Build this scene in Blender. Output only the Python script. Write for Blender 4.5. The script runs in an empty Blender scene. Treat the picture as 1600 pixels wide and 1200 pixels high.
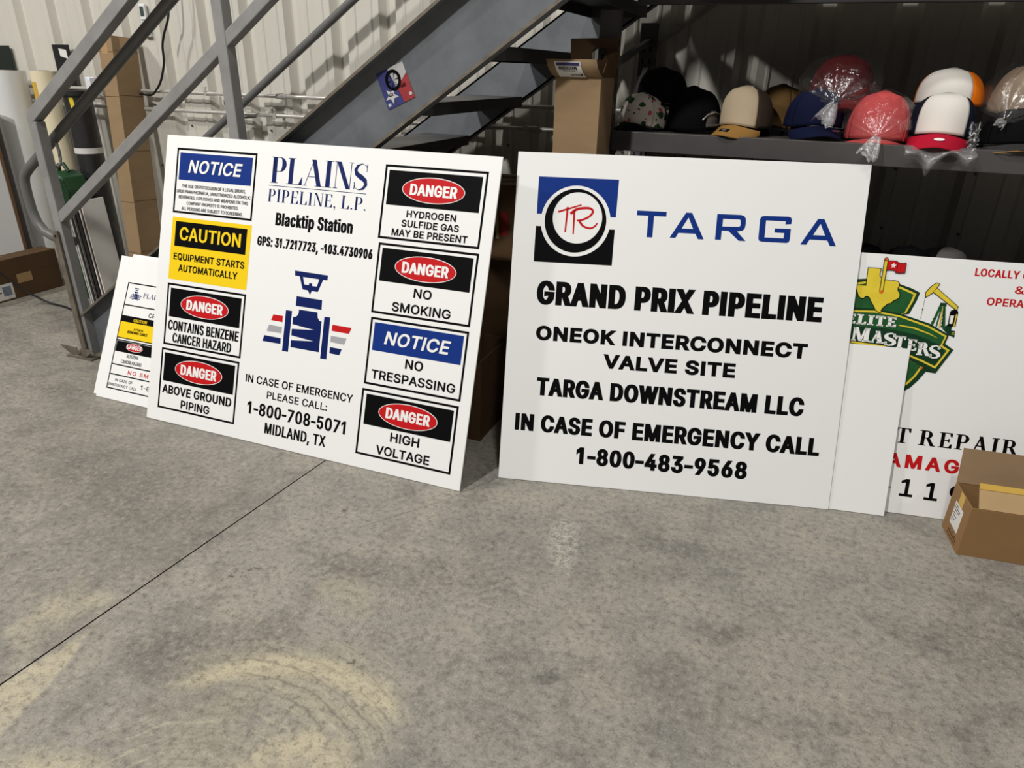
import bpy, bmesh, math, random
from mathutils import Vector, Matrix, noise
from mathutils.geometry import delaunay_2d_cdt

random.seed(7)
SC = bpy.context.scene
COL = SC.collection
PI = math.pi

# ------------------------------------------------------------------ camera, world, lights, exposure
cam_data = bpy.data.cameras.new('camera')
cam = bpy.data.objects.new('camera', cam_data)
COL.objects.link(cam)
CR = Vector((0.9292, 0.3690, 0.0210))
CU = Vector((-0.1707, 0.3778, 0.9100))
CF = Vector((-0.3279, 0.8492, -0.4140))
cam.matrix_world = Matrix(((CR.x, CU.x, -CF.x, 0.0), (CR.y, CU.y, -CF.y, 0.0), (CR.z, CU.z, -CF.z, 1.437), (0, 0, 0, 1)))
cam_data.sensor_width = 36.0
cam_data.lens = 36.0 * 1079.9 / 1600.0
cam_data.clip_start = 0.05
SC.camera = cam

world = bpy.data.worlds.new('world'); SC.world = world
world.use_nodes = True
world.node_tree.nodes['Background'].inputs[0].default_value = (1.0, 0.98, 0.95, 1)
world.node_tree.nodes['Background'].inputs[1].default_value = 0.054

def bay_light(name, loc, size, power, target, color=(1.0, 0.98, 0.95)):
    d = bpy.data.lights.new(name, 'AREA'); d.shape = 'DISK'; d.size = size; d.energy = power; d.color = color
    o = bpy.data.objects.new(name, d); COL.objects.link(o); o.location = loc
    o.rotation_euler = (Vector(target) - Vector(loc)).to_track_quat('-Z', 'Y').to_euler()
    return o
bay_light('high_bay_lamp', (-6.6, -0.6, 5.4), 0.40, 190, (-3.2, 2.4, 0.6))
bay_light('high_bay_lamp', (-3.2, -3.4, 6.4), 0.45, 430, (-1.0, 2.0, 0.4))
bay_light('high_bay_lamp', (0.50, 0.20, 5.8), 0.40, 84, (0.1, 1.6, 0.0))
bay_light('high_bay_lamp', (5.2, -1.4, 5.6), 0.40, 40, (1.0, 1.8, 0.4))

SC.view_settings.view_transform = 'Standard'
SC.view_settings.look = 'None'
SC.view_settings.gamma = 1.0
SC.view_settings.use_curve_mapping = False
SC.view_settings.exposure = 0.0

# ------------------------------------------------------------------ materials
def lin(c):
    return tuple(((x / 255.0) / 12.92 if x <= 10.3 else (((x / 255.0) + 0.055) / 1.055) ** 2.4) for x in c)
MATS = {}
def mat(name, rgb, rough=0.55, metal=0.0, vary=0.0, scale=8.0, bump=0.0, spec=0.5, two=None, stretch=None, emit=0.0, coat=0.0):
    """rgb 0..255 surface colour; vary = noise mottling towards `two` (or darker)"""
    if name in MATS: return MATS[name]
    m = bpy.data.materials.new(name); m.use_nodes = True
    nt = m.node_tree; b = nt.nodes['Principled BSDF']
    c = lin(rgb)
    b.inputs['Base Color'].default_value = (*c, 1)
    b.inputs['Roughness'].default_value = rough
    b.inputs['Metallic'].default_value = metal
    b.inputs['Specular IOR Level'].default_value = spec
    if coat: b.inputs['Coat Weight'].default_value = coat
    if emit:
        b.inputs['Emission Color'].default_value = (*c, 1); b.inputs['Emission Strength'].default_value = emit
    if vary or bump:
        tc = nt.nodes.new('ShaderNodeTexCoord'); mp = nt.nodes.new('ShaderNodeMapping')
        nt.links.new(tc.outputs['Object'], mp.inputs[0])
        if stretch: mp.inputs['Scale'].default_value = stretch
        n = nt.nodes.new('ShaderNodeTexNoise'); n.inputs['Scale'].default_value = scale; n.inputs['Detail'].default_value = 6
        n.inputs['Roughness'].default_value = 0.62
        nt.links.new(mp.outputs[0], n.inputs['Vector'])
        if vary:
            mx = nt.nodes.new('ShaderNodeMix'); mx.data_type = 'RGBA'
            d = lin(two) if two else tuple(x * (1 - vary) for x in c)
            mx.inputs[6].default_value = (*c, 1); mx.inputs[7].default_value = (*d, 1)
            rp = nt.nodes.new('ShaderNodeValToRGB'); rp.color_ramp.elements[0].position = 0.38; rp.color_ramp.elements[1].position = 0.66
            nt.links.new(n.outputs['Fac'], rp.inputs[0]); nt.links.new(rp.outputs[0], mx.inputs[0])
            nt.links.new(mx.outputs[2], b.inputs['Base Color'])
        if bump:
            bp = nt.nodes.new('ShaderNodeBump'); bp.inputs['Strength'].default_value = bump; bp.inputs['Distance'].default_value = 0.004
            nt.links.new(n.outputs['Fac'], bp.inputs['Height']); nt.links.new(bp.outputs[0], b.inputs['Normal'])
    MATS[name] = m
    return m

def plastic_film(name, haze, gloss, edge=0.25, scale=38, bump=0.6):
    """clear film: mostly transparent, a trace of haze, sharp wrinkle highlights"""
    if name in MATS: return MATS[name]
    m = bpy.data.materials.new(name); m.use_nodes = True; nt = m.node_tree; N = nt.nodes; L = nt.links
    out = N['Material Output']; N.remove(N['Principled BSDF'])
    t = N.new('ShaderNodeBsdfTransparent'); d = N.new('ShaderNodeBsdfDiffuse'); g = N.new('ShaderNodeBsdfGlossy')
    d.inputs[0].default_value = (.8, .8, .8, 1); g.inputs[0].default_value = (1, 1, 1, 1); g.inputs['Roughness'].default_value = 0.16
    tc = N.new('ShaderNodeTexCoord'); n = N.new('ShaderNodeTexNoise'); n.inputs['Scale'].default_value = scale; n.inputs['Detail'].default_value = 4; n.inputs['Distortion'].default_value = 0.8
    bp = N.new('ShaderNodeBump'); bp.inputs['Strength'].default_value = bump; bp.inputs['Distance'].default_value = 0.012
    L.new(tc.outputs['Object'], n.inputs['Vector']); L.new(n.outputs['Fac'], bp.inputs['Height']); L.new(bp.outputs[0], g.inputs['Normal'])
    m1 = N.new('ShaderNodeMixShader'); m1.inputs[0].default_value = haze; L.new(t.outputs[0], m1.inputs[1]); L.new(d.outputs[0], m1.inputs[2])
    lw = N.new('ShaderNodeLayerWeight'); lw.inputs[0].default_value = 0.35; L.new(bp.outputs[0], lw.inputs['Normal'])
    ma = N.new('ShaderNodeMath'); ma.operation = 'MULTIPLY_ADD'; ma.inputs[1].default_value = edge; ma.inputs[2].default_value = gloss; ma.use_clamp = True
    L.new(lw.outputs['Facing'], ma.inputs[0])
    m2 = N.new('ShaderNodeMixShader'); L.new(ma.outputs[0], m2.inputs[0]); L.new(m1.outputs[0], m2.inputs[1]); L.new(g.outputs[0], m2.inputs[2])
    L.new(m2.outputs[0], out.inputs[0])
    MATS[name] = m
    return m

# ------------------------------------------------------------------ object helpers
def props(o, label=None, cat=None, group=None, kind=None):
    if label: o['label'] = label
    if cat: o['category'] = cat
    if group: o['group'] = group
    if kind: o['kind'] = kind
    return o
def thing(name, label, cat, loc=(0, 0, 0), group=None, rot=None, mtx=None):
    o = bpy.data.objects.new(name, None); COL.objects.link(o)
    o.empty_display_size = 0.1
    if mtx is not None: o.matrix_world = mtx
    else:
        o.location = loc
        if rot: o.rotation_euler = rot
    return props(o, label, cat, group)

class MB:
    """collects polygons with material slots and links them as one mesh"""
    def __init__(s): s.v = []; s.f = []; s.m = []; s.sm = []; s.mats = []
    def mi(s, m):
        if m not in s.mats: s.mats.append(m)
        return s.mats.index(m)
    def add(s, verts, faces, m, smooth=False):
        o = len(s.v); s.v += [tuple(p) for p in verts]; k = s.mi(m)
        for f in faces: s.f.append(tuple(i + o for i in f)); s.m.append(k); s.sm.append(smooth)
    def box(s, a, b, m, M=None):
        x0, y0, z0 = a; x1, y1, z1 = b
        P = [Vector(p) for p in ((x0, y0, z0), (x1, y0, z0), (x1, y1, z0), (x0, y1, z0), (x0, y0, z1), (x1, y0, z1), (x1, y1, z1), (x0, y1, z1))]
        if M is not None: P = [M @ p for p in P]
        s.add(P, [(0, 3, 2, 1), (4, 5, 6, 7), (0, 1, 5, 4), (1, 2, 6, 5), (2, 3, 7, 6), (3, 0, 4, 7)], m)
    def prism(s, poly, z0, z1, m, M=None):
        n = len(poly)
        P = [Vector((x, y, z0)) for x, y in poly] + [Vector((x, y, z1)) for x, y in poly]
        if M is not None: P = [M @ p for p in P]
        s.add(P, [tuple(range(n - 1, -1, -1)), tuple(range(n, 2 * n))] + [(i, (i + 1) % n, n + (i + 1) % n, n + i) for i in range(n)], m)
    def tube(s, pts, r, m, n=12, cap=True, radii=None):
        pts = [Vector(p) for p in pts]; rings = []
        t0 = (pts[1] - pts[0]).normalized()
        a = t0.orthogonal().normalized(); prev = t0
        for i, p in enumerate(pts):
            if i == 0: t = t0
            elif i == len(pts) - 1: t = (pts[i] - pts[i - 1]).normalized()
            else: t = ((pts[i + 1] - p).normalized() + (p - pts[i - 1]).normalized()).normalized()
            q = prev.rotation_difference(t); a = (q @ a); a = (a - t * a.dot(t)).normalized(); prev = t
            b = t.cross(a); rr = radii[i] if radii else r
            rings.append([p + (a * math.cos(2 * PI * k / n) + b * math.sin(2 * PI * k / n)) * rr for k in range(n)])
        V = [p for R in rings for p in R]; F = []
        for i in range(len(rings) - 1):
            for k in range(n): F.append((i * n + k, i * n + (k + 1) % n, (i + 1) * n + (k + 1) % n, (i + 1) * n + k))
        s.add(V, F, m, True)
        if cap:
            s.add(rings[0], [tuple(range(n - 1, -1, -1))], m); s.add(rings[-1], [tuple(range(n))], m)
    def sqtube(s, a, b, w, m, up=(0, 1, 0), h=None):
        """square bar from a to b, width w across `up`"""
        a = Vector(a); b = Vector(b); t = (b - a).normalized(); u = Vector(up); u = (u - t * u.dot(t)).normalized(); c = t.cross(u)
        h = h or w
        P = []
        for p in (a, b):
            for i, j in ((-1, -1), (1, -1), (1, 1), (-1, 1)): P.append(p + u * (i * w / 2) + c * (j * h / 2))
        s.add(P, [(3, 2, 1, 0), (4, 5, 6, 7), (0, 1, 5, 4), (1, 2, 6, 5), (2, 3, 7, 6), (3, 0, 4, 7)], m)
    def grid(s, fn, nu, nv, m, closed=False, smooth=True):
        V = [fn(i, j) for i in range(nu) for j in range(nv)]; F = []
        for i in range(nu - 1):
            for j in range(nv if closed else nv - 1):
                F.append((i * nv + j, i * nv + (j + 1) % nv, (i + 1) * nv + (j + 1) % nv, (i + 1) * nv + j))
        s.add(V, F, m, smooth)
    def build(s, name, parent=None, bevel=0.0, seg=2, solid=0.0, merge=False):
        me = bpy.data.meshes.new(name); me.from_pydata(s.v, [], s.f)
        for m in s.mats: me.materials.append(m)
        for p, k, sm in zip(me.polygons, s.m, s.sm): p.material_index = k; p.use_smooth = sm
        bm = bmesh.new(); bm.from_mesh(me)
        if merge: bmesh.ops.remove_doubles(bm, verts=bm.verts, dist=0.0002)
        bmesh.ops.recalc_face_normals(bm, faces=bm.faces) if not getattr(s, 'keep', False) else None
        bm.to_mesh(me); bm.free(); me.update()
        o = bpy.data.objects.new(name, me); COL.objects.link(o)
        if parent is not None: o.parent = parent
        if solid:
            md = o.modifiers.new('thickness', 'SOLIDIFY'); md.thickness = solid; md.offset = 0
        if bevel:
            md = o.modifiers.new('bevel', 'BEVEL'); md.width = bevel; md.segments = seg; md.limit_method = 'ANGLE'; md.angle_limit = 0.6
        return o

# ------------------------------------------------------------------ lettering
GLYPH = {
 'A': (240, [[(8, 0), (101, 254), (138, 254), (231, 0), (198, 0), (144, 151), (132, 186), (116, 239), (123, 239), (106, 185), (95, 151), (43, 0)], [(55, 71), (55, 99), (185, 99), (185, 71)]]),
 'B': (228, [[(30, 0), (30, 254), (121, 254), (145, 252), (164, 245), (180, 235), (190, 221), (197, 205), (199, 187), (198, 172), (193, 160), (178, 143), (157, 133), (157, 131), (170, 129), (182, 123), (192, 114), (201, 102), (207, 86), (209, 68), (207, 50), (200, 33), (189, 20), (172, 9), (151, 2), (123, 0)], [(62, 29), (122, 29), (148, 31), (165, 40), (175, 53), (178, 68), (176, 81), (171, 92), (163, 102), (153, 109), (140, 114), (124, 115), (62, 115)], [(62, 143), (119, 143), (144, 148), (154, 155), (162, 163), (166, 174), (168, 186), (165, 202), (156, 214), (141, 223), (120, 226), (62, 226)]]),
 'C': (255, [[(134, -3), (103, 1), (75, 12), (52, 32), (35, 58), (24, 90), (20, 127), (24, 165), (35, 197), (52, 223), (75, 242), (103, 254), (134, 258), (170, 252), (186, 245), (201, 236), (214, 224), (224, 209), (232, 193), (236, 174), (204, 174), (195, 197), (179, 214), (158, 224), (134, 228), (111, 225), (92, 216), (75, 202), (62, 182), (54, 157), (52, 127), (54, 97), (63, 72), (75, 53), (92, 38), (112, 29), (134, 26), (158, 30), (179, 40), (195, 57), (204, 80), (236, 80), (232, 62), (224, 45), (214, 31), (201, 19), (187, 9), (170, 2), (153, -2)]]),
 'D': (251, [[(109, 0), (48, 0), (48, 29), (107, 29), (136, 31), (159, 40), (177, 55), (189, 75), (197, 99), (200, 128), (197, 156), (190, 180), (177, 200), (160, 214), (138, 223), (110, 226), (47, 226), (47, 254), (113, 254), (147, 251), (176, 239), (192, 228), (206, 213), (217, 196), (227, 164), (231, 128), (227, 91), (217, 59), (206, 42), (192, 27), (175, 15), (145, 4)], [(62, 254), (62, 0), (30, 0), (30, 254)]]),
 'E': (209, [[(30, 0), (30, 254), (186, 254), (186, 226), (62, 226), (62, 143), (178, 143), (178, 114), (62, 114), (62, 29), (188, 29), (188, 0)]]),
 'F': (205, [[(30, 0), (30, 254), (185, 254), (185, 226), (62, 226), (62, 139), (173, 139), (173, 111), (62, 111), (62, 0)]]),
 'G': (260, [[(134, -3), (102, 1), (75, 13), (52, 32), (35, 58), (24, 90), (20, 127), (24, 165), (35, 197), (52, 223), (74, 242), (102, 254), (132, 258), (152, 256), (170, 252), (187, 245), (202, 235), (214, 222), (225, 208), (232, 192), (237, 174), (204, 174), (194, 197), (178, 213), (158, 224), (133, 228), (111, 225), (92, 216), (75, 202), (62, 182), (54, 157), (52, 127), (54, 97), (63, 72), (75, 53), (92, 38), (112, 29), (134, 26), (155, 29), (172, 36), (187, 47), (198, 62), (205, 80), (207, 101), (217, 100), (141, 100), (141, 128), (239, 128), (239, 100), (236, 71), (225, 45), (209, 25), (188, 9), (163, 0)]]),
 'H': (258, [[(30, 0), (30, 254), (62, 254), (62, 144), (196, 144), (196, 254), (228, 254), (228, 0), (196, 0), (196, 116), (62, 116), (62, 0)]]),
 'I': (150, [[(16, 0), (16, 29), (59, 29), (59, 226), (16, 226), (16, 254), (135, 254), (135, 226), (91, 226), (91, 29), (135, 29), (135, 0)]]),
 'J': (198, [[(93, -3), (71, -1), (53, 5), (38, 16), (26, 31), (19, 50), (17, 73), (17, 86), (49, 86), (49, 73), (52, 52), (61, 37), (75, 28), (93, 25), (110, 28), (124, 37), (133, 52), (136, 73), (136, 254), (168, 254), (168, 73), (166, 50), (159, 31), (147, 16), (132, 5), (113, -1)]]),
 'K': (233, [[(52, 73), (52, 108), (70, 131), (87, 152), (106, 172), (182, 254), (224, 254), (116, 138), (114, 138)], [(30, 0), (30, 254), (62, 254), (62, 167), (62, 112), (62, 97), (62, 0)], [(186, 0), (94, 130), (114, 155), (224, 0)]]),
 'L': (196, [[(30, 0), (30, 254), (62, 254), (62, 29), (181, 29), (181, 0)]]),
 'M': (314, [[(30, 0), (30, 254), (76, 254), (139, 94), (144, 79), (150, 61), (156, 42), (161, 24), (154, 24), (159, 41), (165, 61), (171, 79), (176, 94), (238, 254), (284, 254), (284, 0), (252, 0), (252, 145), (252, 163), (253, 184), (253, 207), (253, 229), (256, 229), (249, 205), (241, 181), (234, 161), (228, 145), (171, 0), (143, 0), (85, 145), (80, 160), (72, 181), (65, 204), (56, 229), (59, 229), (60, 208), (60, 186), (61, 164), (61, 145), (61, 0)]]),
 'N': (262, [[(30, 0), (30, 254), (68, 254), (172, 91), (181, 75), (194, 53), (207, 27), (202, 27), (200, 54), (200, 79), (199, 97), (199, 254), (232, 254), (232, 0), (193, 0), (101, 145), (89, 165), (74, 191), (54, 226), (60, 227), (61, 192), (62, 164), (62, 145), (62, 0)]]),
 'O': (267, [[(133, -3), (103, 1), (75, 12), (52, 32), (35, 58), (24, 90), (20, 127), (24, 165), (35, 197), (52, 223), (75, 242), (103, 254), (133, 258), (164, 254), (192, 242), (215, 223), (232, 197), (243, 165), (247, 127), (243, 90), (232, 58), (215, 32), (192, 12), (164, 1)], [(133, 26), (155, 29), (175, 38), (191, 52), (204, 72), (212, 97), (215, 127), (212, 157), (204, 182), (191, 202), (175, 216), (155, 225), (133, 228), (112, 225), (92, 216), (75, 202), (63, 182), (54, 157), (52, 127), (54, 97), (63, 72), (75, 52), (92, 38), (112, 29)]]),
 'P': (222, [[(30, 0), (30, 254), (118, 254), (144, 252), (166, 244), (183, 231), (195, 215), (202, 195), (204, 174), (202, 152), (195, 133), (183, 116), (166, 104), (144, 96), (118, 93), (55, 93), (55, 121), (116, 121), (134, 123), (149, 128), (159, 136), (167, 147), (171, 160), (172, 174), (171, 188), (167, 201), (159, 211), (148, 219), (134, 224), (116, 226), (62, 226), (62, 0)]]),
 'Q': (267, [[(123, 80), (156, 80), (185, 42), (192, 32), (234, -24), (200, -24), (173, 13), (166, 23)], [(133, -3), (103, 1), (75, 12), (52, 32), (35, 58), (24, 90), (20, 127), (24, 165), (35, 197), (52, 223), (75, 242), (103, 254), (133, 258), (164, 254), (192, 242), (215, 223), (232, 197), (243, 165), (247, 127), (243, 90), (232, 58), (215, 32), (192, 12), (164, 1)], [(133, 26), (155, 29), (175, 38), (191, 52), (204, 72), (212, 97), (215, 127), (212, 157), (204, 182), (191, 202), (175, 216), (155, 225), (133, 228), (112, 225), (92, 216), (75, 202), (63, 182), (54, 157), (52, 127), (54, 97), (63, 72), (75, 52), (92, 38), (112, 29)]]),
 'R': (224, [[(30, 0), (30, 254), (118, 254), (145, 252), (167, 244), (183, 232), (195, 217), (202, 198), (205, 176), (202, 154), (195, 136), (183, 120), (166, 109), (145, 101), (118, 99), (48, 99), (48, 128), (117, 128), (135, 129), (149, 133), (160, 141), (167, 150), (171, 162), (173, 176), (171, 190), (167, 202), (159, 212), (149, 220), (134, 224), (116, 226), (62, 226), (62, 0)], [(177, 0), (115, 115), (151, 115), (214, 0)]]),
 'S': (223, [[(112, -4), (86, -2), (64, 5), (46, 15), (32, 30), (23, 48), (19, 68), (52, 68), (55, 55), (62, 44), (71, 35), (83, 29), (112, 25), (128, 26), (143, 30), (155, 37), (165, 46), (171, 57), (173, 70), (171, 81), (166, 89), (148, 102), (122, 111), (92, 120), (64, 130), (43, 145), (34, 156), (28, 170), (26, 186), (29, 206), (37, 224), (51, 238), (69, 249), (90, 256), (114, 258), (137, 256), (158, 249), (175, 238), (189, 224), (197, 208), (200, 189), (169, 189), (163, 206), (151, 219), (134, 227), (112, 229), (97, 228), (84, 224), (73, 218), (64, 209), (59, 199), (58, 188), (60, 176), (65, 167), (85, 154), (106, 147), (132, 140), (156, 132), (179, 119), (197, 99), (202, 85), (204, 69), (201, 50), (193, 32), (180, 17), (162, 5), (139, -2)]]),
 'T': (224, [[(16, 226), (16, 254), (208, 254), (208, 226), (128, 226), (128, 0), (96, 0), (96, 226)]]),
 'U': (259, [[(129, -4), (101, -1), (77, 8), (57, 22), (42, 40), (33, 62), (30, 87), (30, 254), (62, 254), (62, 89), (64, 72), (70, 57), (80, 44), (94, 34), (110, 28), (129, 26), (149, 28), (165, 34), (179, 44), (188, 57), (194, 72), (196, 89), (196, 254), (229, 254), (229, 87), (226, 62), (216, 40), (201, 22), (182, 8), (157, -1)]]),
 'V': (240, [[(102, 0), (8, 254), (42, 254), (96, 103), (108, 69), (124, 15), (117, 15), (133, 69), (145, 103), (197, 254), (231, 254), (139, 0)]]),
 'W': (343, [[(78, 0), (8, 254), (41, 254), (82, 98), (88, 73), (93, 47), (98, 20), (95, 20), (100, 47), (106, 73), (112, 98), (153, 254), (190, 254), (231, 98), (237, 73), (243, 47), (249, 20), (244, 20), (249, 47), (255, 73), (261, 98), (302, 254), (335, 254), (265, 0), (228, 0), (184, 161), (176, 196), (168, 237), (175, 237), (167, 197), (159, 161), (115, 0)]]),
 'X': (237, [[(9, 0), (109, 142), (109, 118), (15, 254), (52, 254), (89, 200), (102, 181), (112, 164), (122, 146), (116, 146), (126, 164), (136, 181), (149, 200), (187, 254), (223, 254), (129, 119), (129, 143), (228, 0), (191, 0), (146, 65), (134, 83), (125, 98), (115, 116), (122, 116), (113, 98), (103, 83), (91, 65), (46, 0)]]),
 'Y': (236, [[(102, 0), (102, 104), (8, 254), (46, 254), (96, 172), (111, 146), (125, 115), (112, 115), (126, 146), (140, 172), (191, 254), (228, 254), (134, 104), (134, 0)]]),
 'Z': (219, [[(21, 0), (21, 23), (137, 193), (153, 215), (170, 238), (174, 227), (143, 226), (111, 226), (20, 226), (20, 254), (198, 254), (198, 231), (84, 64), (67, 40), (49, 17), (45, 27), (76, 28), (107, 29), (200, 29), (200, 0)]]),
 '0': (227, [[(113, -3), (87, 0), (65, 12), (47, 31), (34, 57), (27, 89), (24, 127), (27, 165), (35, 197), (48, 223), (65, 242), (87, 254), (113, 258), (139, 254), (161, 242), (179, 223), (192, 197), (200, 165), (203, 127), (200, 89), (192, 57), (179, 31), (162, 12), (140, 0)], [(113, 25), (131, 28), (145, 37), (157, 52), (165, 72), (170, 97), (172, 127), (170, 157), (165, 182), (157, 203), (145, 218), (131, 227), (113, 230), (96, 227), (82, 218), (70, 203), (62, 182), (56, 157), (55, 127), (56, 97), (62, 72), (70, 52), (82, 37), (96, 28)]]),
 '1': (227, [[(38, 0), (38, 27), (195, 27), (195, 0)], [(138, 254), (138, 0), (106, 0), (106, 224), (105, 224), (43, 179), (43, 213), (99, 254)]]),
 '2': (227, [[(32, 0), (32, 24), (117, 114), (141, 141), (155, 163), (160, 186), (159, 198), (154, 209), (146, 218), (137, 224), (112, 230), (98, 228), (86, 224), (77, 216), (69, 207), (65, 195), (64, 181), (33, 181), (35, 202), (43, 221), (55, 237), (72, 248), (91, 255), (112, 258), (134, 255), (153, 248), (169, 237), (181, 223), (188, 205), (191, 186), (185, 159), (168, 129), (133, 90), (76, 30), (76, 28), (195, 28), (195, 0)]]),
 '3': (227, [[(109, -3), (87, -1), (66, 5), (49, 15), (35, 29), (26, 46), (22, 66), (55, 66), (57, 54), (63, 44), (72, 35), (83, 30), (109, 25), (138, 30), (149, 37), (157, 46), (163, 58), (165, 72), (163, 86), (158, 98), (150, 109), (137, 117), (121, 122), (101, 124), (78, 124), (78, 150), (144, 224), (144, 226), (35, 226), (35, 254), (186, 254), (186, 230), (106, 139), (106, 144), (132, 144), (154, 138), (172, 127), (185, 111), (194, 93), (196, 72), (194, 51), (185, 33), (172, 18), (154, 6), (133, -1)]]),
 '4': (227, [[(20, 53), (20, 79), (123, 254), (155, 254), (54, 83), (54, 81), (207, 81), (207, 53)], [(141, 0), (141, 61), (141, 73), (141, 159), (171, 159), (171, 0)]]),
 '5': (227, [[(111, -3), (89, -1), (70, 6), (54, 16), (41, 30), (33, 47), (30, 65), (61, 65), (64, 54), (69, 44), (87, 30), (111, 25), (125, 27), (138, 32), (149, 41), (157, 52), (162, 66), (164, 81), (162, 97), (157, 111), (148, 122), (137, 131), (124, 137), (109, 138), (84, 134), (64, 123), (34, 126), (48, 254), (183, 254), (183, 226), (75, 226), (67, 151), (68, 151), (89, 162), (115, 167), (131, 165), (147, 160), (161, 153), (172, 143), (182, 130), (189, 116), (194, 99), (195, 82), (193, 58), (184, 38), (171, 21), (154, 8), (134, -1)]]),
 '6': (227, [[(113, -3), (91, -1), (71, 7), (55, 20), (42, 37), (34, 58), (32, 81), (34, 100), (40, 119), (69, 170), (126, 254), (161, 254), (75, 131), (73, 131), (83, 144), (98, 153), (117, 157), (139, 155), (158, 147), (173, 136), (185, 120), (192, 101), (194, 79), (192, 56), (184, 36), (171, 20), (155, 7), (135, -1)], [(113, 24), (127, 26), (139, 31), (149, 40), (157, 51), (162, 64), (164, 79), (162, 94), (157, 107), (149, 118), (139, 126), (127, 131), (113, 133), (99, 131), (87, 126), (77, 118), (69, 107), (64, 94), (62, 79), (64, 64), (69, 51), (77, 40), (87, 31), (99, 26)]]),
 '7': (227, [[(48, 0), (162, 224), (162, 226), (31, 226), (31, 254), (195, 254), (195, 224), (82, 0)]]),
 '8': (227, [[(113, -3), (89, -1), (68, 6), (50, 17), (37, 31), (29, 48), (26, 68), (28, 83), (33, 98), (40, 110), (51, 121), (63, 128), (76, 132), (76, 133), (59, 141), (46, 154), (38, 171), (35, 190), (38, 209), (45, 225), (57, 239), (73, 249), (92, 256), (113, 258), (134, 256), (153, 249), (169, 239), (181, 225), (188, 209), (191, 190), (188, 171), (180, 154), (167, 141), (150, 133), (150, 132), (164, 128), (176, 121), (186, 110), (194, 98), (199, 83), (200, 68), (198, 48), (189, 31), (176, 17), (158, 6), (137, -1)], [(113, 25), (129, 26), (142, 30), (153, 37), (161, 46), (167, 57), (168, 69), (167, 83), (161, 94), (153, 104), (141, 111), (128, 116), (113, 118), (98, 116), (85, 111), (73, 104), (65, 94), (59, 83), (58, 69), (59, 57), (64, 46), (73, 37), (84, 30), (97, 26)], [(113, 145), (137, 150), (146, 157), (154, 165), (158, 176), (160, 188), (158, 200), (154, 210), (147, 218), (138, 225), (113, 230), (89, 225), (79, 218), (72, 210), (68, 200), (66, 188), (68, 176), (72, 165), (79, 157), (89, 150)]]),
 '9': (227, [[(113, 258), (135, 255), (155, 247), (171, 234), (184, 217), (192, 197), (194, 173), (192, 155), (186, 135), (158, 84), (100, 0), (65, 0), (151, 124), (154, 124), (144, 111), (128, 101), (109, 97), (87, 100), (69, 107), (53, 119), (41, 134), (34, 154), (32, 176), (34, 198), (42, 218), (55, 235), (71, 247), (91, 255)], [(113, 230), (99, 228), (87, 223), (77, 215), (69, 204), (64, 191), (63, 176), (64, 161), (69, 148), (77, 137), (87, 129), (99, 123), (113, 122), (127, 123), (139, 129), (149, 137), (157, 147), (162, 160), (164, 175), (162, 190), (157, 204), (150, 215), (139, 223), (127, 228)]]),
 ',': (94, [[(19, -60), (34, 36), (68, 36), (42, -60)]]),
 '.': (94, [[(48, -2), (39, -1), (31, 4), (26, 12), (25, 20), (26, 29), (31, 37), (39, 42), (48, 43), (56, 42), (64, 37), (69, 29), (71, 20), (69, 12), (64, 4), (56, -1)]]),
 ':': (94, [[(48, -2), (39, -1), (31, 4), (26, 12), (25, 20), (26, 29), (31, 37), (39, 42), (48, 43), (56, 42), (64, 37), (69, 29), (71, 20), (69, 12), (64, 4), (56, -1)], [(48, 135), (39, 137), (31, 142), (26, 149), (25, 158), (26, 167), (31, 174), (39, 179), (48, 181), (56, 179), (64, 174), (69, 167), (71, 158), (69, 149), (64, 142), (56, 137)]]),
 '-': (227, [[(168, 122), (168, 94), (57, 94), (57, 122)]]),
 '&': (224, [[(98, -3), (75, -1), (55, 6), (39, 17), (27, 31), (20, 48), (17, 67), (19, 82), (24, 95), (42, 117), (70, 139), (108, 168), (118, 176), (127, 187), (131, 202), (129, 214), (123, 223), (113, 228), (101, 230), (84, 227), (73, 216), (68, 199), (73, 182), (84, 164), (102, 142), (219, 0), (182, 0), (86, 116), (61, 146), (44, 172), (39, 185), (38, 199), (40, 215), (45, 229), (55, 241), (67, 249), (82, 255), (100, 257), (118, 255), (133, 249), (145, 241), (154, 230), (160, 217), (162, 202), (158, 181), (146, 162), (128, 146), (77, 109), (55, 87), (50, 77), (48, 66), (50, 54), (55, 44), (62, 35), (72, 29), (83, 25), (96, 23), (111, 25), (126, 30), (151, 48), (160, 61), (168, 76), (173, 93), (174, 112), (204, 112), (202, 90), (198, 72), (185, 46), (173, 31), (166, 23), (153, 12), (136, 3), (117, -2)]]),
 'a': (195, [[(80, -4), (63, -3), (47, 2), (34, 11), (24, 22), (17, 37), (15, 54), (17, 69), (22, 80), (29, 90), (39, 97), (63, 105), (89, 110), (117, 113), (133, 117), (136, 121), (138, 127), (138, 128), (133, 148), (120, 161), (98, 165), (75, 161), (59, 150), (50, 137), (20, 146), (29, 161), (39, 173), (52, 182), (66, 188), (97, 192), (119, 190), (143, 180), (153, 172), (161, 160), (167, 145), (168, 126), (168, 0), (138, 0), (138, 26), (136, 26), (126, 12), (108, 1)], [(85, 23), (101, 24), (114, 29), (124, 37), (132, 47), (136, 57), (138, 69), (138, 95), (130, 91), (116, 88), (100, 86), (88, 84), (67, 79), (52, 70), (47, 62), (46, 52), (51, 36), (65, 26)]]),
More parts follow.
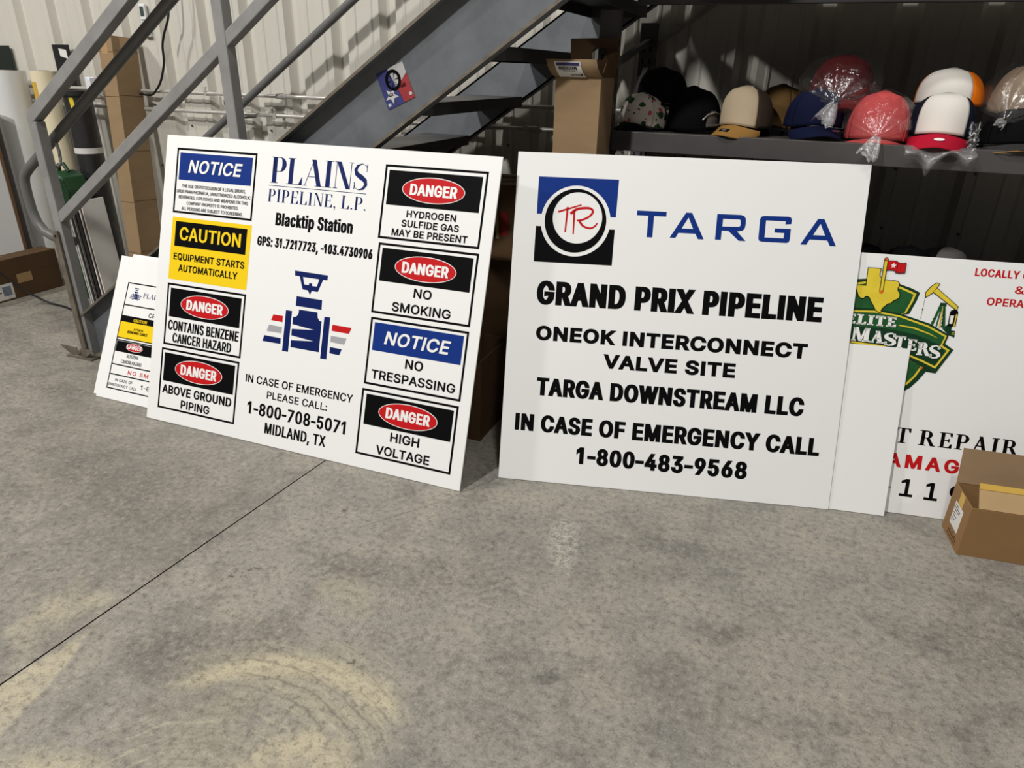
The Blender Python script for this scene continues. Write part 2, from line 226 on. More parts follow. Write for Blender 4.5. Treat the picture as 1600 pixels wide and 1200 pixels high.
 'b': (212, [[(115, -4), (99, -3), (86, 2), (69, 16), (59, 29), (56, 29), (56, 0), (26, 0), (26, 254), (57, 254), (57, 160), (59, 160), (69, 173), (86, 186), (98, 191), (115, 192), (137, 189), (156, 180), (173, 166), (185, 146), (193, 122), (195, 94), (193, 66), (185, 42), (173, 23), (157, 8), (137, -1)], [(110, 23), (126, 26), (140, 33), (150, 44), (158, 58), (163, 75), (164, 95), (163, 114), (158, 131), (150, 145), (140, 156), (126, 163), (110, 165), (94, 163), (81, 156), (70, 145), (62, 131), (58, 114), (56, 95), (58, 75), (63, 58), (70, 43), (81, 32), (94, 26)]]),
 'c': (198, [[(104, -4), (79, -1), (58, 8), (41, 23), (28, 43), (20, 66), (17, 94), (20, 122), (28, 146), (41, 165), (58, 180), (79, 189), (104, 192), (130, 189), (153, 178), (170, 161), (181, 138), (151, 131), (145, 145), (135, 155), (121, 162), (104, 165), (86, 162), (73, 155), (62, 144), (54, 129), (50, 112), (48, 94), (50, 75), (54, 59), (62, 44), (73, 33), (86, 26), (104, 23), (121, 26), (135, 33), (146, 44), (152, 59), (181, 51), (171, 28), (153, 11), (130, 0)]]),
 'i': (83, [[(26, 0), (26, 190), (57, 190), (57, 0)], [(42, 221), (34, 223), (27, 227), (22, 234), (21, 242), (22, 249), (27, 256), (34, 260), (42, 262), (50, 260), (57, 256), (62, 249), (63, 242), (62, 234), (57, 227), (50, 223)]]),
 'k': (190, [[(55, 68), (55, 106), (60, 106), (142, 190), (180, 190), (92, 100), (89, 100)], [(26, 0), (26, 254), (57, 254), (57, 0)], [(147, 0), (74, 93), (96, 114), (186, 0)]]),
 'l': (95, [[(70, -1), (50, 2), (37, 10), (29, 24), (26, 42), (26, 254), (57, 254), (57, 49), (60, 31), (65, 27), (73, 26), (80, 26), (85, 27), (90, 1), (81, 0)]]),
 'n': (205, [[(57, 113), (57, 0), (26, 0), (26, 190), (56, 190), (56, 144), (51, 144), (62, 166), (76, 181), (94, 189), (114, 192), (132, 190), (147, 184), (160, 174), (170, 160), (176, 142), (179, 120), (179, 0), (148, 0), (148, 118), (145, 137), (136, 152), (123, 161), (105, 165), (92, 163), (80, 159), (71, 151), (63, 141), (58, 129)]]),
 'o': (208, [[(104, -4), (79, -1), (58, 8), (41, 23), (28, 43), (20, 66), (17, 94), (20, 122), (28, 146), (41, 165), (58, 180), (79, 189), (104, 192), (128, 189), (149, 180), (167, 165), (180, 146), (188, 122), (191, 94), (188, 66), (180, 43), (167, 23), (149, 8), (128, -1)], [(104, 23), (121, 26), (135, 33), (146, 44), (154, 59), (158, 75), (160, 94), (158, 112), (154, 129), (146, 144), (135, 155), (121, 162), (104, 165), (86, 162), (73, 155), (62, 144), (54, 129), (50, 112), (48, 94), (50, 75), (54, 59), (62, 44), (73, 33), (86, 26)]]),
 'p': (212, [[(26, -71), (26, 190), (56, 190), (56, 160), (59, 160), (69, 173), (86, 186), (98, 191), (115, 192), (137, 189), (156, 180), (173, 166), (185, 146), (193, 122), (195, 94), (193, 66), (185, 42), (173, 23), (157, 8), (137, -1), (115, -4), (99, -3), (86, 2), (69, 16), (59, 29), (57, 29), (57, -71)], [(110, 23), (126, 26), (140, 33), (150, 44), (158, 58), (163, 75), (164, 95), (163, 114), (158, 131), (150, 145), (140, 156), (126, 163), (110, 165), (94, 163), (81, 156), (70, 145), (62, 131), (58, 114), (56, 95), (58, 75), (63, 58), (70, 43), (81, 32), (94, 26)]]),
 't': (114, [[(102, 190), (102, 164), (3, 164), (3, 190)], [(32, 236), (63, 236), (63, 49), (64, 38), (68, 31), (75, 26), (85, 25), (93, 26), (101, 27), (107, 1), (96, -1), (84, -2), (62, 1), (46, 11), (36, 26), (32, 46)]]),
}

GLYPH['I'] = (92, [[(30, 0), (30, 254), (62, 254), (62, 0)]])
GLYPH['l'] = (88, [[(28, 0), (28, 254), (60, 254), (60, 0)]])
GLYPH['1'] = (190, [[(x - 28, y) for x, y in GLYPH['1'][1][1]]])
GLYPH['-'] = (140, [[(x - 44, y) for x, y in GLYPH['-'][1][0]]])
CAP = 254.0; STEM = 32.0; BARH = 28.0

def grow(poly, ox, oy):
    n = len(poly); out = []
    def edge(i):
        x0, y0 = poly[i]; x1, y1 = poly[(i + 1) % n]; dx, dy = x1 - x0, y1 - y0; L = math.hypot(dx, dy) or 1
        nx, ny = -dy / L, dx / L                     # left of travel: outside of clockwise outlines
        return nx, ny, math.hypot(ox * nx, oy * ny)
    E_ = [edge(i) for i in range(n)]
    for i in range(n):
        a = E_[i - 1]; b = E_[i]; x, y = poly[i]
        det = a[0] * b[1] - a[1] * b[0]
        if abs(det) < 0.12:
            out.append((x + (a[0] * a[2] + b[0] * b[2]) / 2, y + (a[1] * a[2] + b[1] * b[2]) / 2))
        else:
            px = (a[2] * b[1] - a[1] * b[2]) / det; py = (a[0] * b[2] - a[2] * b[0]) / det
            L = math.hypot(px, py); mx = 2.2 * max(ox, oy)
            if L > mx: px, py = px * mx / L, py * mx / L
            out.append((x + px, y + py))
    return out

def winding(x, y, polys):
    w = 0; c = 0
    for p in polys:
        n = len(p)
        for i in range(n):
            x0, y0 = p[i]; x1, y1 = p[(i + 1) % n]
            if (y0 <= y) != (y1 <= y):
                if x0 + (y - y0) * (x1 - x0) / (y1 - y0) > x:
                    w += 1 if y1 > y0 else -1; c += 1
    return w, c
def fill(polys, nonzero=False):
    """filled closed outlines, even-odd or non-zero -> (verts2d, faces)"""
    V = []; E = []
    for p in polys:
        o = len(V); V += [Vector(q) for q in p]; E += [(o + i, o + (i + 1) % len(p)) for i in range(len(p))]
    r = delaunay_2d_cdt(V, E, [], 0, 1e-6)
    V2 = [tuple(v) for v in r[0]]; F = []
    for f in r[2]:
        cx = sum(V2[i][0] for i in f) / len(f); cy = sum(V2[i][1] for i in f) / len(f)
        w, c = winding(cx, cy, polys)
        if (w != 0) if nonzero else (c % 2 == 1): F.append(tuple(f))
    return V2, F

def flat(mb, polys, m, z, nonzero=False):
    """flat print: outlines on the local xy plane at height z, facing +z"""
    for grp in [polys]:
        V, F = fill(grp, nonzero)
        FF = []
        for f in F:
            a = sum(V[f[i]][0] * V[f[(i + 1) % len(f)]][1] - V[f[(i + 1) % len(f)]][0] * V[f[i]][1] for i in range(len(f)))
            FF.append(f if a > 0 else f[::-1])
        mb.add([(x, y, z) for x, y in V], FF, m)

def words(mb, s, x0, x1, yb, yt, m, z, rv=0.165, rh=0.145, slant=0.0, track=0.0):
    """one line of sans lettering fitted to x0..x1, baseline yb, cap line yt; rv/rh = stem/bar over cap height"""
    ox = oy = 0.0
    for _ in range(5):
        oy = max(-6.0, (rh * (CAP + 2 * oy) - BARH) / 2)
        pen = 0.0; items = []
        lo, hi = 1e9, -1e9
        for i, c in enumerate(s):
            if c == ' ': pen += 92 + ox * 1.2 + track; continue
            w, P = GLYPH[c]
            xs = [q[0] for p in P for q in p]
            lo = min(lo, pen + min(xs) - ox); hi = max(hi, pen + max(xs) + ox)
            items.append((pen, P)); pen += w + 2 * ox * 0.80 + track - 7
        kx = (x1 - x0) / (hi - lo); ky = (yt - yb) / (CAP + 2 * oy)
        if _ < 4: ox = max(-6.0, (rv * (yt - yb) / kx - STEM) / 2)
    for pen, P in items:
        polys = []
        for p in P:
            polys.append([(x0 + (x + pen - lo) * kx + slant * ((y + oy) * ky), yb + (y + oy) * ky) for x, y in grow(p, ox, oy)])
        flat(mb, polys, m, z, True)

# serif alphabet: built from thick/thin strokes; unit cap height, returns (advance, [outline groups])
def serif_glyph(c, th, tn, sl, st, w=1.0):
    R = lambda x0, y0, x1, y1: [[(x0, y0), (x0, y1), (x1, y1), (x1, y0)]]
    def arc(cx, cy, rx, ry, a0, a1, n=14): return [(cx + rx * math.cos(math.radians(a0 + (a1 - a0) * i / n)), cy + ry * math.sin(math.radians(a0 + (a1 - a0) * i / n))) for i in range(n + 1)]
    def foot(x, y, W):   # slab under/over a stem centred at x
        return R(x - W / 2, y, x + W / 2, y + st)
    g = []
    def stem(x): g.append(R(x, 0, x + th, 1)); g.append(foot(x + th / 2, 0, th + 2 * sl)); g.append(foot(x + th / 2, 1 - st, th + 2 * sl))
    def bowl(x, y0, y1, W):
        cy = (y0 + y1) / 2; ry = (y1 - y0) / 2; xc = x + W - ry * 0.9
        o = [(x, y1)] + arc(max(xc, x + th), cy, W - max(xc, x + th) + x, ry, 90, -90) + [(x, y0)]
        xi = max(xc, x + th)
        i = [(x + th * .5, y1 - tn)] + arc(xi, cy, W - xi + x - th, ry - tn, 90, -90) + [(x + th * .5, y0 + tn)]
        g.append([o, i])
    if c == 'I': stem(sl); return th + 2 * sl, g
    if c == 'L':
        stem(sl); W = sl + th + .42 * w; g.append(R(sl, 0, W, st)); g.append([[(W, 0), (W, .30), (W - tn, .30), (W - max(.14, tn * 2.0), st), (W - .2, st), (W - .2, 0)]]); return W, g
    if c in 'EF':
        stem(sl); W = sl + th + .40 * w
        g.append(R(sl, 1 - st, W, 1)); g.append([[(W, 1), (W, .74), (W - tn, .74), (W - max(.12, tn * 1.8), 1 - st), (W - .2, 1 - st), (W - .2, 1)]])
        g.append(R(sl, .5 - tn / 2, W - .1, .5 + tn / 2)); g.append(R(W - .1 - tn, .38, W - .1, .62))
        if c == 'E':
            g.append(R(sl, 0, W + .03, st)); g.append([[(W + .03, 0), (W + .03, .28), (W + .03 - tn, .28), (W - max(.12, tn * 1.8), st), (W - .2, st), (W - .2, 0)]])
        return W + .03, g
    if c == 'P': stem(sl); bowl(sl, .44, 1, th + .42 * w); return sl + th + .44 * w, g
    if c == 'R':
        stem(sl); bowl(sl, .47, 1, th + .40 * w); x = sl + th
        g.append([[(x + .08 * w, .5), (x + .08 * w + th, .5), (x + .40 * w + th * .7, st), (x + .52 * w + th * .5, st), (x + .52 * w + th * .5, 0), (x + .34 * w, 0)]]); return x + .52 * w + th * .5, g
    if c == 'T':
        W = .78 * w + th * .4; x = W / 2 - th / 2; g.append(R(x, 0, x + th, 1)); g.append(foot(W / 2, 0, th + 2 * sl)); g.append(R(0, 1 - st, W, 1))
        for a, k in ((0, 1), (W, -1)): g.append([[(a, 1), (a, .72), (a + k * tn, .72), (a + k * max(.13, tn * 1.8), 1 - st), (a + k * .2, 1 - st), (a + k * .2, 1)]])
        return W, g
    if c == 'A':
        W = .78 * w + th * .5; ap = W * .48
        g.append([[(sl * .7 + .02, 0), (ap - tn * .2, 1), (ap + tn * .9, 1), (sl * .7 + .02 + tn, 0)]])
        g.append([[(W - sl * .7 - th, 0), (ap - th * .45, 1), (ap + th * .55, 1), (W - sl * .7, 0)]])
        g.append(R(W * .22, .34, W * .72, .34 + tn)); g.append(foot(sl * .7 + .02 + tn / 2, 0, 2 * sl + tn)); g.append(foot(W - sl * .7 - th / 2, 0, 2 * sl + th)); return W, g
    if c == 'N':
        W = sl + .70 * w + th * .3; a = sl + .02; b = W - sl
        g.append(R(a, 0, a + tn, 1)); g.append(R(b - tn, 0, b, 1)); g.append([[(a, 1), (a + th, 1), (b, 0), (b - th * .9, 0)]])
        g.append(foot(a + tn / 2, 0, 2 * sl + tn)); g.append(foot(b - tn / 2, 1 - st, 2 * sl + tn)); g.append(foot(a, 1 - st, 2 * sl)); return W, g
    if c == 'M':
        W = sl * 2 + .72 * w + th; a = sl; b = W - sl
        g.append(R(a, 0, a + tn * 1.2, 1)); g.append(R(b - th, 0, b, 1)); mid = (a + b) / 2
        g.append([[(a, 1), (a + th * .95, 1), (mid + th * .3, .1), (mid - th * .35, .02)]]); g.append([[(b - th, 1), (b - th * .4, 1), (mid + th * .2, .02), (mid - th * .2, .02)]])
        g.append(foot(a + tn * .6, 0, 2 * sl + tn)); g.append(foot(b - th / 2, 0, 2 * sl + th)); g.append(foot(a + th * .2, 1 - st, 2 * sl)); g.append(foot(b - th * .4, 1 - st, 2 * sl + th * .4)); return W, g
    if c == 'S':
        W = .52 * w + th * .3
        cl = [(W - .03, .76), (W * .86, .91), (W * .55, .985), (W * .22, .90), (W * .09, .74), (W * .20, .60), (W * .52, .49), (W * .84, .37), (W * .92, .22), (W * .74, .07), (W * .42, .012), (W * .13, .09), (.03, .27)]
        wd = [tn, tn, tn, th * .55, th * .7, th * .9, th * 1.1, th * .9, th * .7, th * .55, tn, tn, tn]
        L = []; Rr = []
        for i, (x, y) in enumerate(cl):
            a = cl[max(0, i - 1)]; b = cl[min(len(cl) - 1, i + 1)]; dx, dy = b[0] - a[0], b[1] - a[1]; q = math.hypot(dx, dy); nx, ny = -dy / q, dx / q
            L.append((x + nx * wd[i] / 2, y + ny * wd[i] / 2)); Rr.append((x - nx * wd[i] / 2, y - ny * wd[i] / 2))
        g.append([L + Rr[::-1]])
        g.append(R(W - .03 - tn, .70, W - .03, .98)); g.append(R(.03, .02, .03 + tn, .3)); return W, g
    if c == '.': g.append([arc(th * .55, th * .5, th * .5, th * .5, 0, 330, 11)]); return th * 1.1, g
    if c == ',': g.append([arc(th * .55, th * .5, th * .5, th * .5, 0, 330, 11)]); g.append([[(th * .55, .05), (th * 1.05, .08), (th * .9, -.08), (th * .35, -.22), (th * .3, -.19), (th * .65, -.06)]]); return th * 1.1, g
    return .3, g
def serif_words(mb, s, x0, x1, yb, yt, m, z, th=.13, tn=.03, sl=.08, st=.03, w=1.0, gap=.06, ys=None):
    pen = 0; items = []
    for c in s:
        if c == ' ': pen += .28; continue
        a, g = serif_glyph(c, th, tn, sl, st, w); items.append((pen, g)); pen += a + gap
    hi = pen - gap; kx = (x1 - x0) / hi; ky = yt - yb
    for p, g in items:
        for grp in g:
            flat(mb, [[(x0 + (x + p) * kx, yb + y * ky + (ys((x + p) / hi) if ys else 0)) for x, y in q] for q in grp], m, z)

# ------------------------------------------------------------------ setting
def floor_material():
    m = bpy.data.materials.new('concrete_floor'); m.use_nodes = True; nt = m.node_tree; N = nt.nodes; L = nt.links
    b = N['Principled BSDF']
    tc = N.new('ShaderNodeTexCoord')
    def noise_tex(scale, detail=6, rough=0.6, dist=0.0, stretch=None, rot=0.0, off=(0, 0, 0)):
        mp = N.new('ShaderNodeMapping'); L.new(tc.outputs['Object'], mp.inputs[0]); mp.inputs['Location'].default_value = off
        if stretch: mp.inputs['Scale'].default_value = stretch
        mp.inputs['Rotation'].default_value = (0, 0, rot)
        n = N.new('ShaderNodeTexNoise'); n.inputs['Scale'].default_value = scale; n.inputs['Detail'].default_value = detail
        n.inputs['Roughness'].default_value = rough; n.inputs['Distortion'].default_value = dist
        L.new(mp.outputs[0], n.inputs['Vector']); return n.outputs['Fac']
    def ramp(src, a, bb, va=0.0, vb=1.0):
        r = N.new('ShaderNodeMapRange'); r.inputs[1].default_value = a; r.inputs[2].default_value = bb
        r.inputs[3].default_value = va; r.inputs[4].default_value = vb; r.clamp = True; L.new(src, r.inputs[0]); return r.outputs[0]
    def math_(op, a, bb):
        q = N.new('ShaderNodeMath'); q.operation = op
        for k, v in enumerate((a, bb)):
            if isinstance(v, (int, float)): q.inputs[k].default_value = v
            else: L.new(v, q.inputs[k])
        return q.outputs[0]
    def mix(a, c, fac):
        q = N.new('ShaderNodeMix'); q.data_type = 'RGBA'
        if isinstance(a, tuple): q.inputs[6].default_value = (*lin(a), 1)
        else: L.new(a, q.inputs[6])
        q.inputs[7].default_value = (*lin(c), 1); L.new(fac, q.inputs[0]); return q.outputs[2]
    def spot(cx, cy, rx, ry, rot=0.0, soft=0.6, nz=None):
        """stain or painted sheen with its own outline at a place on the slab"""
        mp = N.new('ShaderNodeMapping'); mp.vector_type = 'TEXTURE'
        mp.inputs['Location'].default_value = (cx, cy, 0); mp.inputs['Rotation'].default_value = (0, 0, rot); mp.inputs['Scale'].default_value = (rx, ry, 1)
        L.new(tc.outputs['Object'], mp.inputs[0])
        d = N.new('ShaderNodeVectorMath'); d.operation = 'LENGTH'; L.new(mp.outputs[0], d.inputs[0])
        w = noise_tex(6.5, 9, 0.72, 0.5)
        r = math_('ADD', d.outputs['Value'], math_('MULTIPLY', math_('SUBTRACT', w, 0.5), 2.6))
        return ramp(r, 1.0 - soft * .5, 1.0 + soft * .5, 1.0, 0.0)
    def blob(pts, soft=0.03, rag=0.10):
        """convex stain outline (floor metres) with a ragged edge"""
        cx = sum(p[0] for p in pts) / len(pts); cy = sum(p[1] for p in pts) / len(pts); d = None
        for i in range(len(pts)):
            (x0, y0), (x1, y1) = pts[i], pts[(i + 1) % len(pts)]
            nx, ny = y1 - y0, x0 - x1; L_ = math.hypot(nx, ny); nx /= L_; ny /= L_
            if (cx - x0) * nx + (cy - y0) * ny < 0: nx, ny = -nx, -ny
            v = N.new('ShaderNodeVectorMath'); v.operation = 'DOT_PRODUCT'; L.new(tc.outputs['Object'], v.inputs[0]); v.inputs[1].default_value = (nx, ny, 0)
            e = math_('SUBTRACT', v.outputs['Value'], x0 * nx + y0 * ny)
            d = e if d is None else math_('MINIMUM', d, e)
        d = math_('ADD', d, math_('MULTIPLY', math_('SUBTRACT', edge_n, 0.5), rag))
        return ramp(d, -soft, soft)
    def arc(cx, cy, R, w, soft=0.02, rag=0.06):
        v = N.new('ShaderNodeVectorMath'); v.operation = 'DISTANCE'; L.new(tc.outputs['Object'], v.inputs[0]); v.inputs[1].default_value = (cx, cy, 0)
        d = math_('ABSOLUTE', math_('SUBTRACT', v.outputs['Value'], R), 0)
        d = math_('SUBTRACT', w, math_('ADD', d, math_('MULTIPLY', math_('SUBTRACT', edge_n, 0.5), rag)))
        return ramp(d, -soft, soft)
    def mul(*k):
        o = k[0]
        for x in k[1:]: o = math_('MULTIPLY', o, x)
        return o
    edge_n = noise_tex(9.0, 9, 0.7, 0.5)
    big = noise_tex(1.1, 5, 0.6, 0.4)
    mid = noise_tex(6.5, 9, 0.7, 0.7, off=(3, 1, 0))
    fine = noise_tex(48, 8, 0.74)
    speck = noise_tex(210, 4, 0.6)
    patch = noise_tex(2.4, 5, 0.6, 0.9, off=(7, 2, 0))
    streak = noise_tex(16, 9, 0.72, 0.6, stretch=(0.9, 3.2, 1), rot=-0.5)
    col = mix((157, 152, 142), (140, 136, 128), ramp(big, 0.36, 0.64))
    col = mix(col, (163, 156, 141), mul(ramp(patch, 0.48, 0.64), 0.60))
    col = mix(col, (122, 119, 113), mul(ramp(patch, 0.47, 0.34), 0.55))
    col = mix(col, (172, 165, 149), mul(ramp(mid, 0.50, 0.68), 0.50))
    col = mix(col, (114, 109, 101), mul(ramp(mid, 0.48, 0.33), 0.58))
    # worn and stained areas, each with its own outline
    SAND = (204, 192, 160)
    left = blob([(-10, -3), (-1.95, -3), (-1.50, 2.4), (-1.50, 3.6), (-10, 3.6)], .02, .02)
    col = mix(col, (112, 106, 98), mul(left, ramp(mid, 0.35, 0.6, 0.9, 0.3), 0.42))
    col = mix(col, SAND, mul(blob([(-1.595, 0.93), (-1.66, 0.60), (-1.60, 0.30), (-1.47, 0.50), (-1.545, 0.82)], .008, .04), ramp(streak, 0.36, 0.56, 0.35, 1.0), 0.62))
    col = mix(col, SAND, mul(blob([(-1.66, 1.05), (-1.68, 0.80), (-1.80, 0.85), (-1.80, 1.06)], .03, .12), ramp(mid, 0.42, 0.58, 0.2, 1.0), 0.42))
    dk = blob([(-1.50, 0.94), (-1.29, 1.10), (-1.10, 1.22), (-1.00, 1.08), (-1.20, 0.90), (-1.36, 0.86)], .02, .10)
    col = mix(col, (98, 93, 87), mul(dk, ramp(fine, 0.32, 0.6, 1.0, 0.45), 0.62))
    col = mix(col, (100, 96, 90), mul(blob([(-1.30, 1.48), (-1.06, 1.53), (-0.72, 1.62), (-0.55, 1.52), (-0.80, 1.42), (-1.15, 1.36)], .05, .22), ramp(fine, 0.32, 0.62, 1.0, 0.35), 0.55))
    fan = blob([(-1.26, 0.55), (-1.26, 0.95), (-1.02, 1.14), (-0.80, 1.16), (-0.64, 0.98), (-0.66, 0.55)], .05, .08)
    col = mix(col, (168, 160, 138), mul(fan, ramp(patch, 0.40, 0.60, 0.25, 0.7)))
    arcreg = blob([(-1.27, 0.80), (-1.20, 0.98), (-0.98, 1.16), (-0.74, 1.16), (-0.62, 0.98), (-0.90, 0.94)], .03, .06)
    col = mix(col, SAND, mul(arc(-0.885, 0.675, 0.398, 0.030), arcreg, ramp(streak, 0.36, 0.54, 0.35, 1.0), 0.78))
    col = mix(col, SAND, mul(blob([(-0.93, 0.80), (-0.84, 0.905), (-0.74, 0.905), (-0.70, 0.80), (-0.80, 0.66), (-0.95, 0.66)], .02, .12), ramp(mid, 0.40, 0.56, 0.35, 1.0), 0.72))
    col = mix(col, SAND, mul(blob([(-1.48, 0.40), (-1.43, 0.60), (-1.30, 0.66), (-1.10, 0.62), (-1.15, 0.40)], .03, .10), ramp(streak, 0.38, 0.56, 0.3, 1.0), 0.62))
    # sweep scratches: arcs about the same turning point
    wv = N.new('ShaderNodeTexWave'); wv.wave_type = 'RINGS'; wv.rings_direction = 'Z'; wv.inputs['Scale'].default_value = 7.5; wv.inputs['Distortion'].default_value = 3.0
    wv.inputs['Detail'].default_value = 3; wv.inputs['Detail Scale'].default_value = 1.2
    mp = N.new('ShaderNodeMapping'); L.new(tc.outputs['Object'], mp.inputs[0]); mp.inputs['Location'].default_value = (0.98, -0.56, 0); L.new(mp.outputs[0], wv.inputs['Vector'])
    col = mix(col, (96, 90, 82), mul(ramp(wv.outputs['Fac'], 0.88, 1.0), fan, ramp(patch, 0.44, 0.56), 0.42))
    col = mix(col, (202, 192, 166), mul(ramp(wv.outputs['Fac'], 0.12, 0.02), fan, ramp(mid, 0.45, 0.6), 0.45))
    # fine trowel ripples
    wt = N.new('ShaderNodeTexWave'); wt.wave_type = 'RINGS'; wt.rings_direction = 'Z'; wt.inputs['Scale'].default_value = 38; wt.inputs['Distortion'].default_value = 6.0; wt.inputs['Detail'].default_value = 2
    mp2 = N.new('ShaderNodeMapping'); L.new(tc.outputs['Object'], mp2.inputs[0]); mp2.inputs['Location'].default_value = (1.25, -1.18, 0); L.new(mp2.outputs[0], wt.inputs['Vector'])
    col = mix(col, (104, 98, 89), mul(ramp(wt.outputs['Fac'], 0.55, 1.0), blob([(-1.20, 1.30), (-1.12, 1.46), (-0.90, 1.46), (-0.74, 1.32), (-0.92, 1.16)], .04, .10), 0.30))
    col = mix(col, (176, 166, 144), mul(blob([(-1.16, 1.34), (-1.05, 1.43), (-0.93, 1.36), (-0.95, 1.22)], .03, .12), 0.40))
    # darker oil-dark smudges
    for cx, cy, rx, ry, ro, f in ((-0.17, 1.94, .20, .05, .2, .42), (0.72, 1.86, .20, .10, .5, .42), (-0.37, 1.27, .030, .018, .6, .8), (0.22, 1.36, .12, .04, .3, .34), (0.05, 1.62, .05, .02, .7, .6), (-0.20, 1.80, .10, .03, .4, .3), (-2.1, 1.5, .5, .14, -.2, .35), (0.42, 1.45, .14, .05, .3, .30)):
        col = mix(col, (90, 87, 82), mul(spot(cx, cy, rx, ry, ro, 0.5), ramp(fine, 0.3, 0.6, 1.0, 0.5), f))
    for cx, cy, rx, ry, ro in ((-1.375, 1.30, .045, .022, .9), (-0.86, 1.135, .03, .02, .3), (-1.26, 1.70, .03, .03, .5)):
        col = mix(col, (92, 86, 74), mul(spot(cx, cy, rx, ry, ro, 0.3), ramp(fine, 0.47, 0.42), 0.85))
    col = mix(col, (206, 200, 186), mul(spot(-0.505, 1.84, .055, .15, .3, 0.6), ramp(fine, 0.42, 0.60), 0.55))  # pale patch painting the floor's sheen into the colour
    col = mix(col, (88, 83, 76), mul(ramp(fine, 0.50, 0.36), 0.62))
    col = mix(col, (194, 188, 173), mul(ramp(fine, 0.54, 0.67), 0.44))
    col = mix(col, (90, 86, 80), mul(ramp(speck, 0.46, 0.32), 0.48))
    col = mix(col, (196, 191, 178), mul(ramp(speck, 0.56, 0.70), 0.35))
    # hairline crack running off to the gap between the signs
    cp = [(-1.178, 1.626), (-0.976, 1.904), (-0.863, 2.12)]
    for i in range(2):
        (x0, y0), (x1, y1) = cp[i], cp[i + 1]; nx, ny = y1 - y0, x0 - x1; L_ = math.hypot(nx, ny)
        v = N.new('ShaderNodeVectorMath'); v.operation = 'DOT_PRODUCT'; L.new(tc.outputs['Object'], v.inputs[0]); v.inputs[1].default_value = (nx / L_, ny / L_, 0)
        e = math_('ABSOLUTE', math_('ADD', math_('SUBTRACT', v.outputs['Value'], (x0 * nx + y0 * ny) / L_), math_('MULTIPLY', math_('SUBTRACT', mid, 0.5), 0.03)), 0)
        w_ = N.new('ShaderNodeSeparateXYZ'); L.new(tc.outputs['Object'], w_.inputs[0])
        inside = mul(ramp(w_.outputs[1], y0 - .002, y0), ramp(w_.outputs[1], y1, y1 - .002))
        col = mix(col, (70, 65, 58), mul(ramp(e, 0.0022, 0.0008), inside, 0.55))
    L.new(col, b.inputs['Base Color'])
    L.new(ramp(mid, 0.3, 0.7, 0.40, 0.62), b.inputs['Roughness'])
    b.inputs['Specular IOR Level'].default_value = 0.42
    bp = N.new('ShaderNodeBump'); bp.inputs['Strength'].default_value = 0.22; bp.inputs['Distance'].default_value = 0.004
    L.new(math_('ADD', fine, math_('MULTIPLY', speck, 0.5)), bp.inputs['Height']); L.new(bp.outputs[0], b.inputs['Normal'])
    return m

M_floor = floor_material()
M_joint = mat('joint_filler', (44, 41, 37), 0.9)
fl = MB()
jx = lambda y: -1.639 + 0.0746 * (y - 0.716)
Y0, Y1, X0, X1 = -6.0, 3.62, -10.0, 7.5
hw = 0.0028
fl.add([(X0, Y0, 0), (jx(Y0) - hw, Y0, 0), (jx(Y1) - hw, Y1, 0), (X0, Y1, 0)], [(0, 1, 2, 3)], M_floor)
fl.add([(jx(Y0) + hw, Y0, 0), (X1, Y0, 0), (X1, Y1, 0), (jx(Y1) + hw, Y1, 0)], [(0, 1, 2, 3)], M_floor)
fl.add([(jx(Y0) - hw, Y0, -.006), (jx(Y0) + hw, Y0, -.006), (jx(Y1) + hw, Y1, -.006), (jx(Y1) - hw, Y1, -.006)], [(0, 1, 2, 3)], M_joint)
for s in (-1, 1):
    fl.add([(jx(Y0) + s * hw, Y0, 0), (jx(Y1) + s * hw, Y1, 0), (jx(Y1) + s * hw, Y1, -.006), (jx(Y0) + s * hw, Y0, -.006)], [(0, 1, 2, 3)], M_joint)
fo = fl.build('floor'); props(fo, kind='structure')
for p in fo.data.polygons: pass

M_wall = mat('painted_wall_steel', (203, 199, 188), 0.48, vary=0.05, scale=2.0)
M_screw = mat('dull_screw', (96, 92, 84), 0.5, 0.6)
prof = []
def wall_profile():
    P = []; k0 = int(X0 / .3048) - 1; k1 = int(X1 / .3048) + 1
    for k in range(k0, k1):
        c = k * .3048 + .018
        P += [(c - .052, 3.55), (c - .026, 3.590), (c + .026, 3.590), (c + .052, 3.55)]
        for q in (.1016, .2032):
            P += [(c + q - .013, 3.55), (c + q - .005, 3.5455), (c + q + .005, 3.5455), (c + q + .013, 3.55)]
    return P
wp = wall_profile()
wb = MB()
n = len(wp)
wb.add([(x, y, 0) for x, y in wp] + [(x, y, 4.2) for x, y in wp], [(i, i + 1, n + i + 1, n + i) for i in range(n - 1)], M_wall)
wo = wb.build('wall_back'); props(wo, kind='structure')
sc = MB(); sc.tube([(0, -.001, 0), (0, -.009, 0)], .006, M_screw, 8)
s0 = None
for k in range(-15, 4):
    for z in (.82, 1.075):
        at = (k * .3048 + .018 + .085, 3.55, z)
        if s0 is None: s0 = sc.build('panel_screw', wo); s0.location = at
        else:
            s = s0.copy(); COL.objects.link(s); s.parent = wo; s.location = at

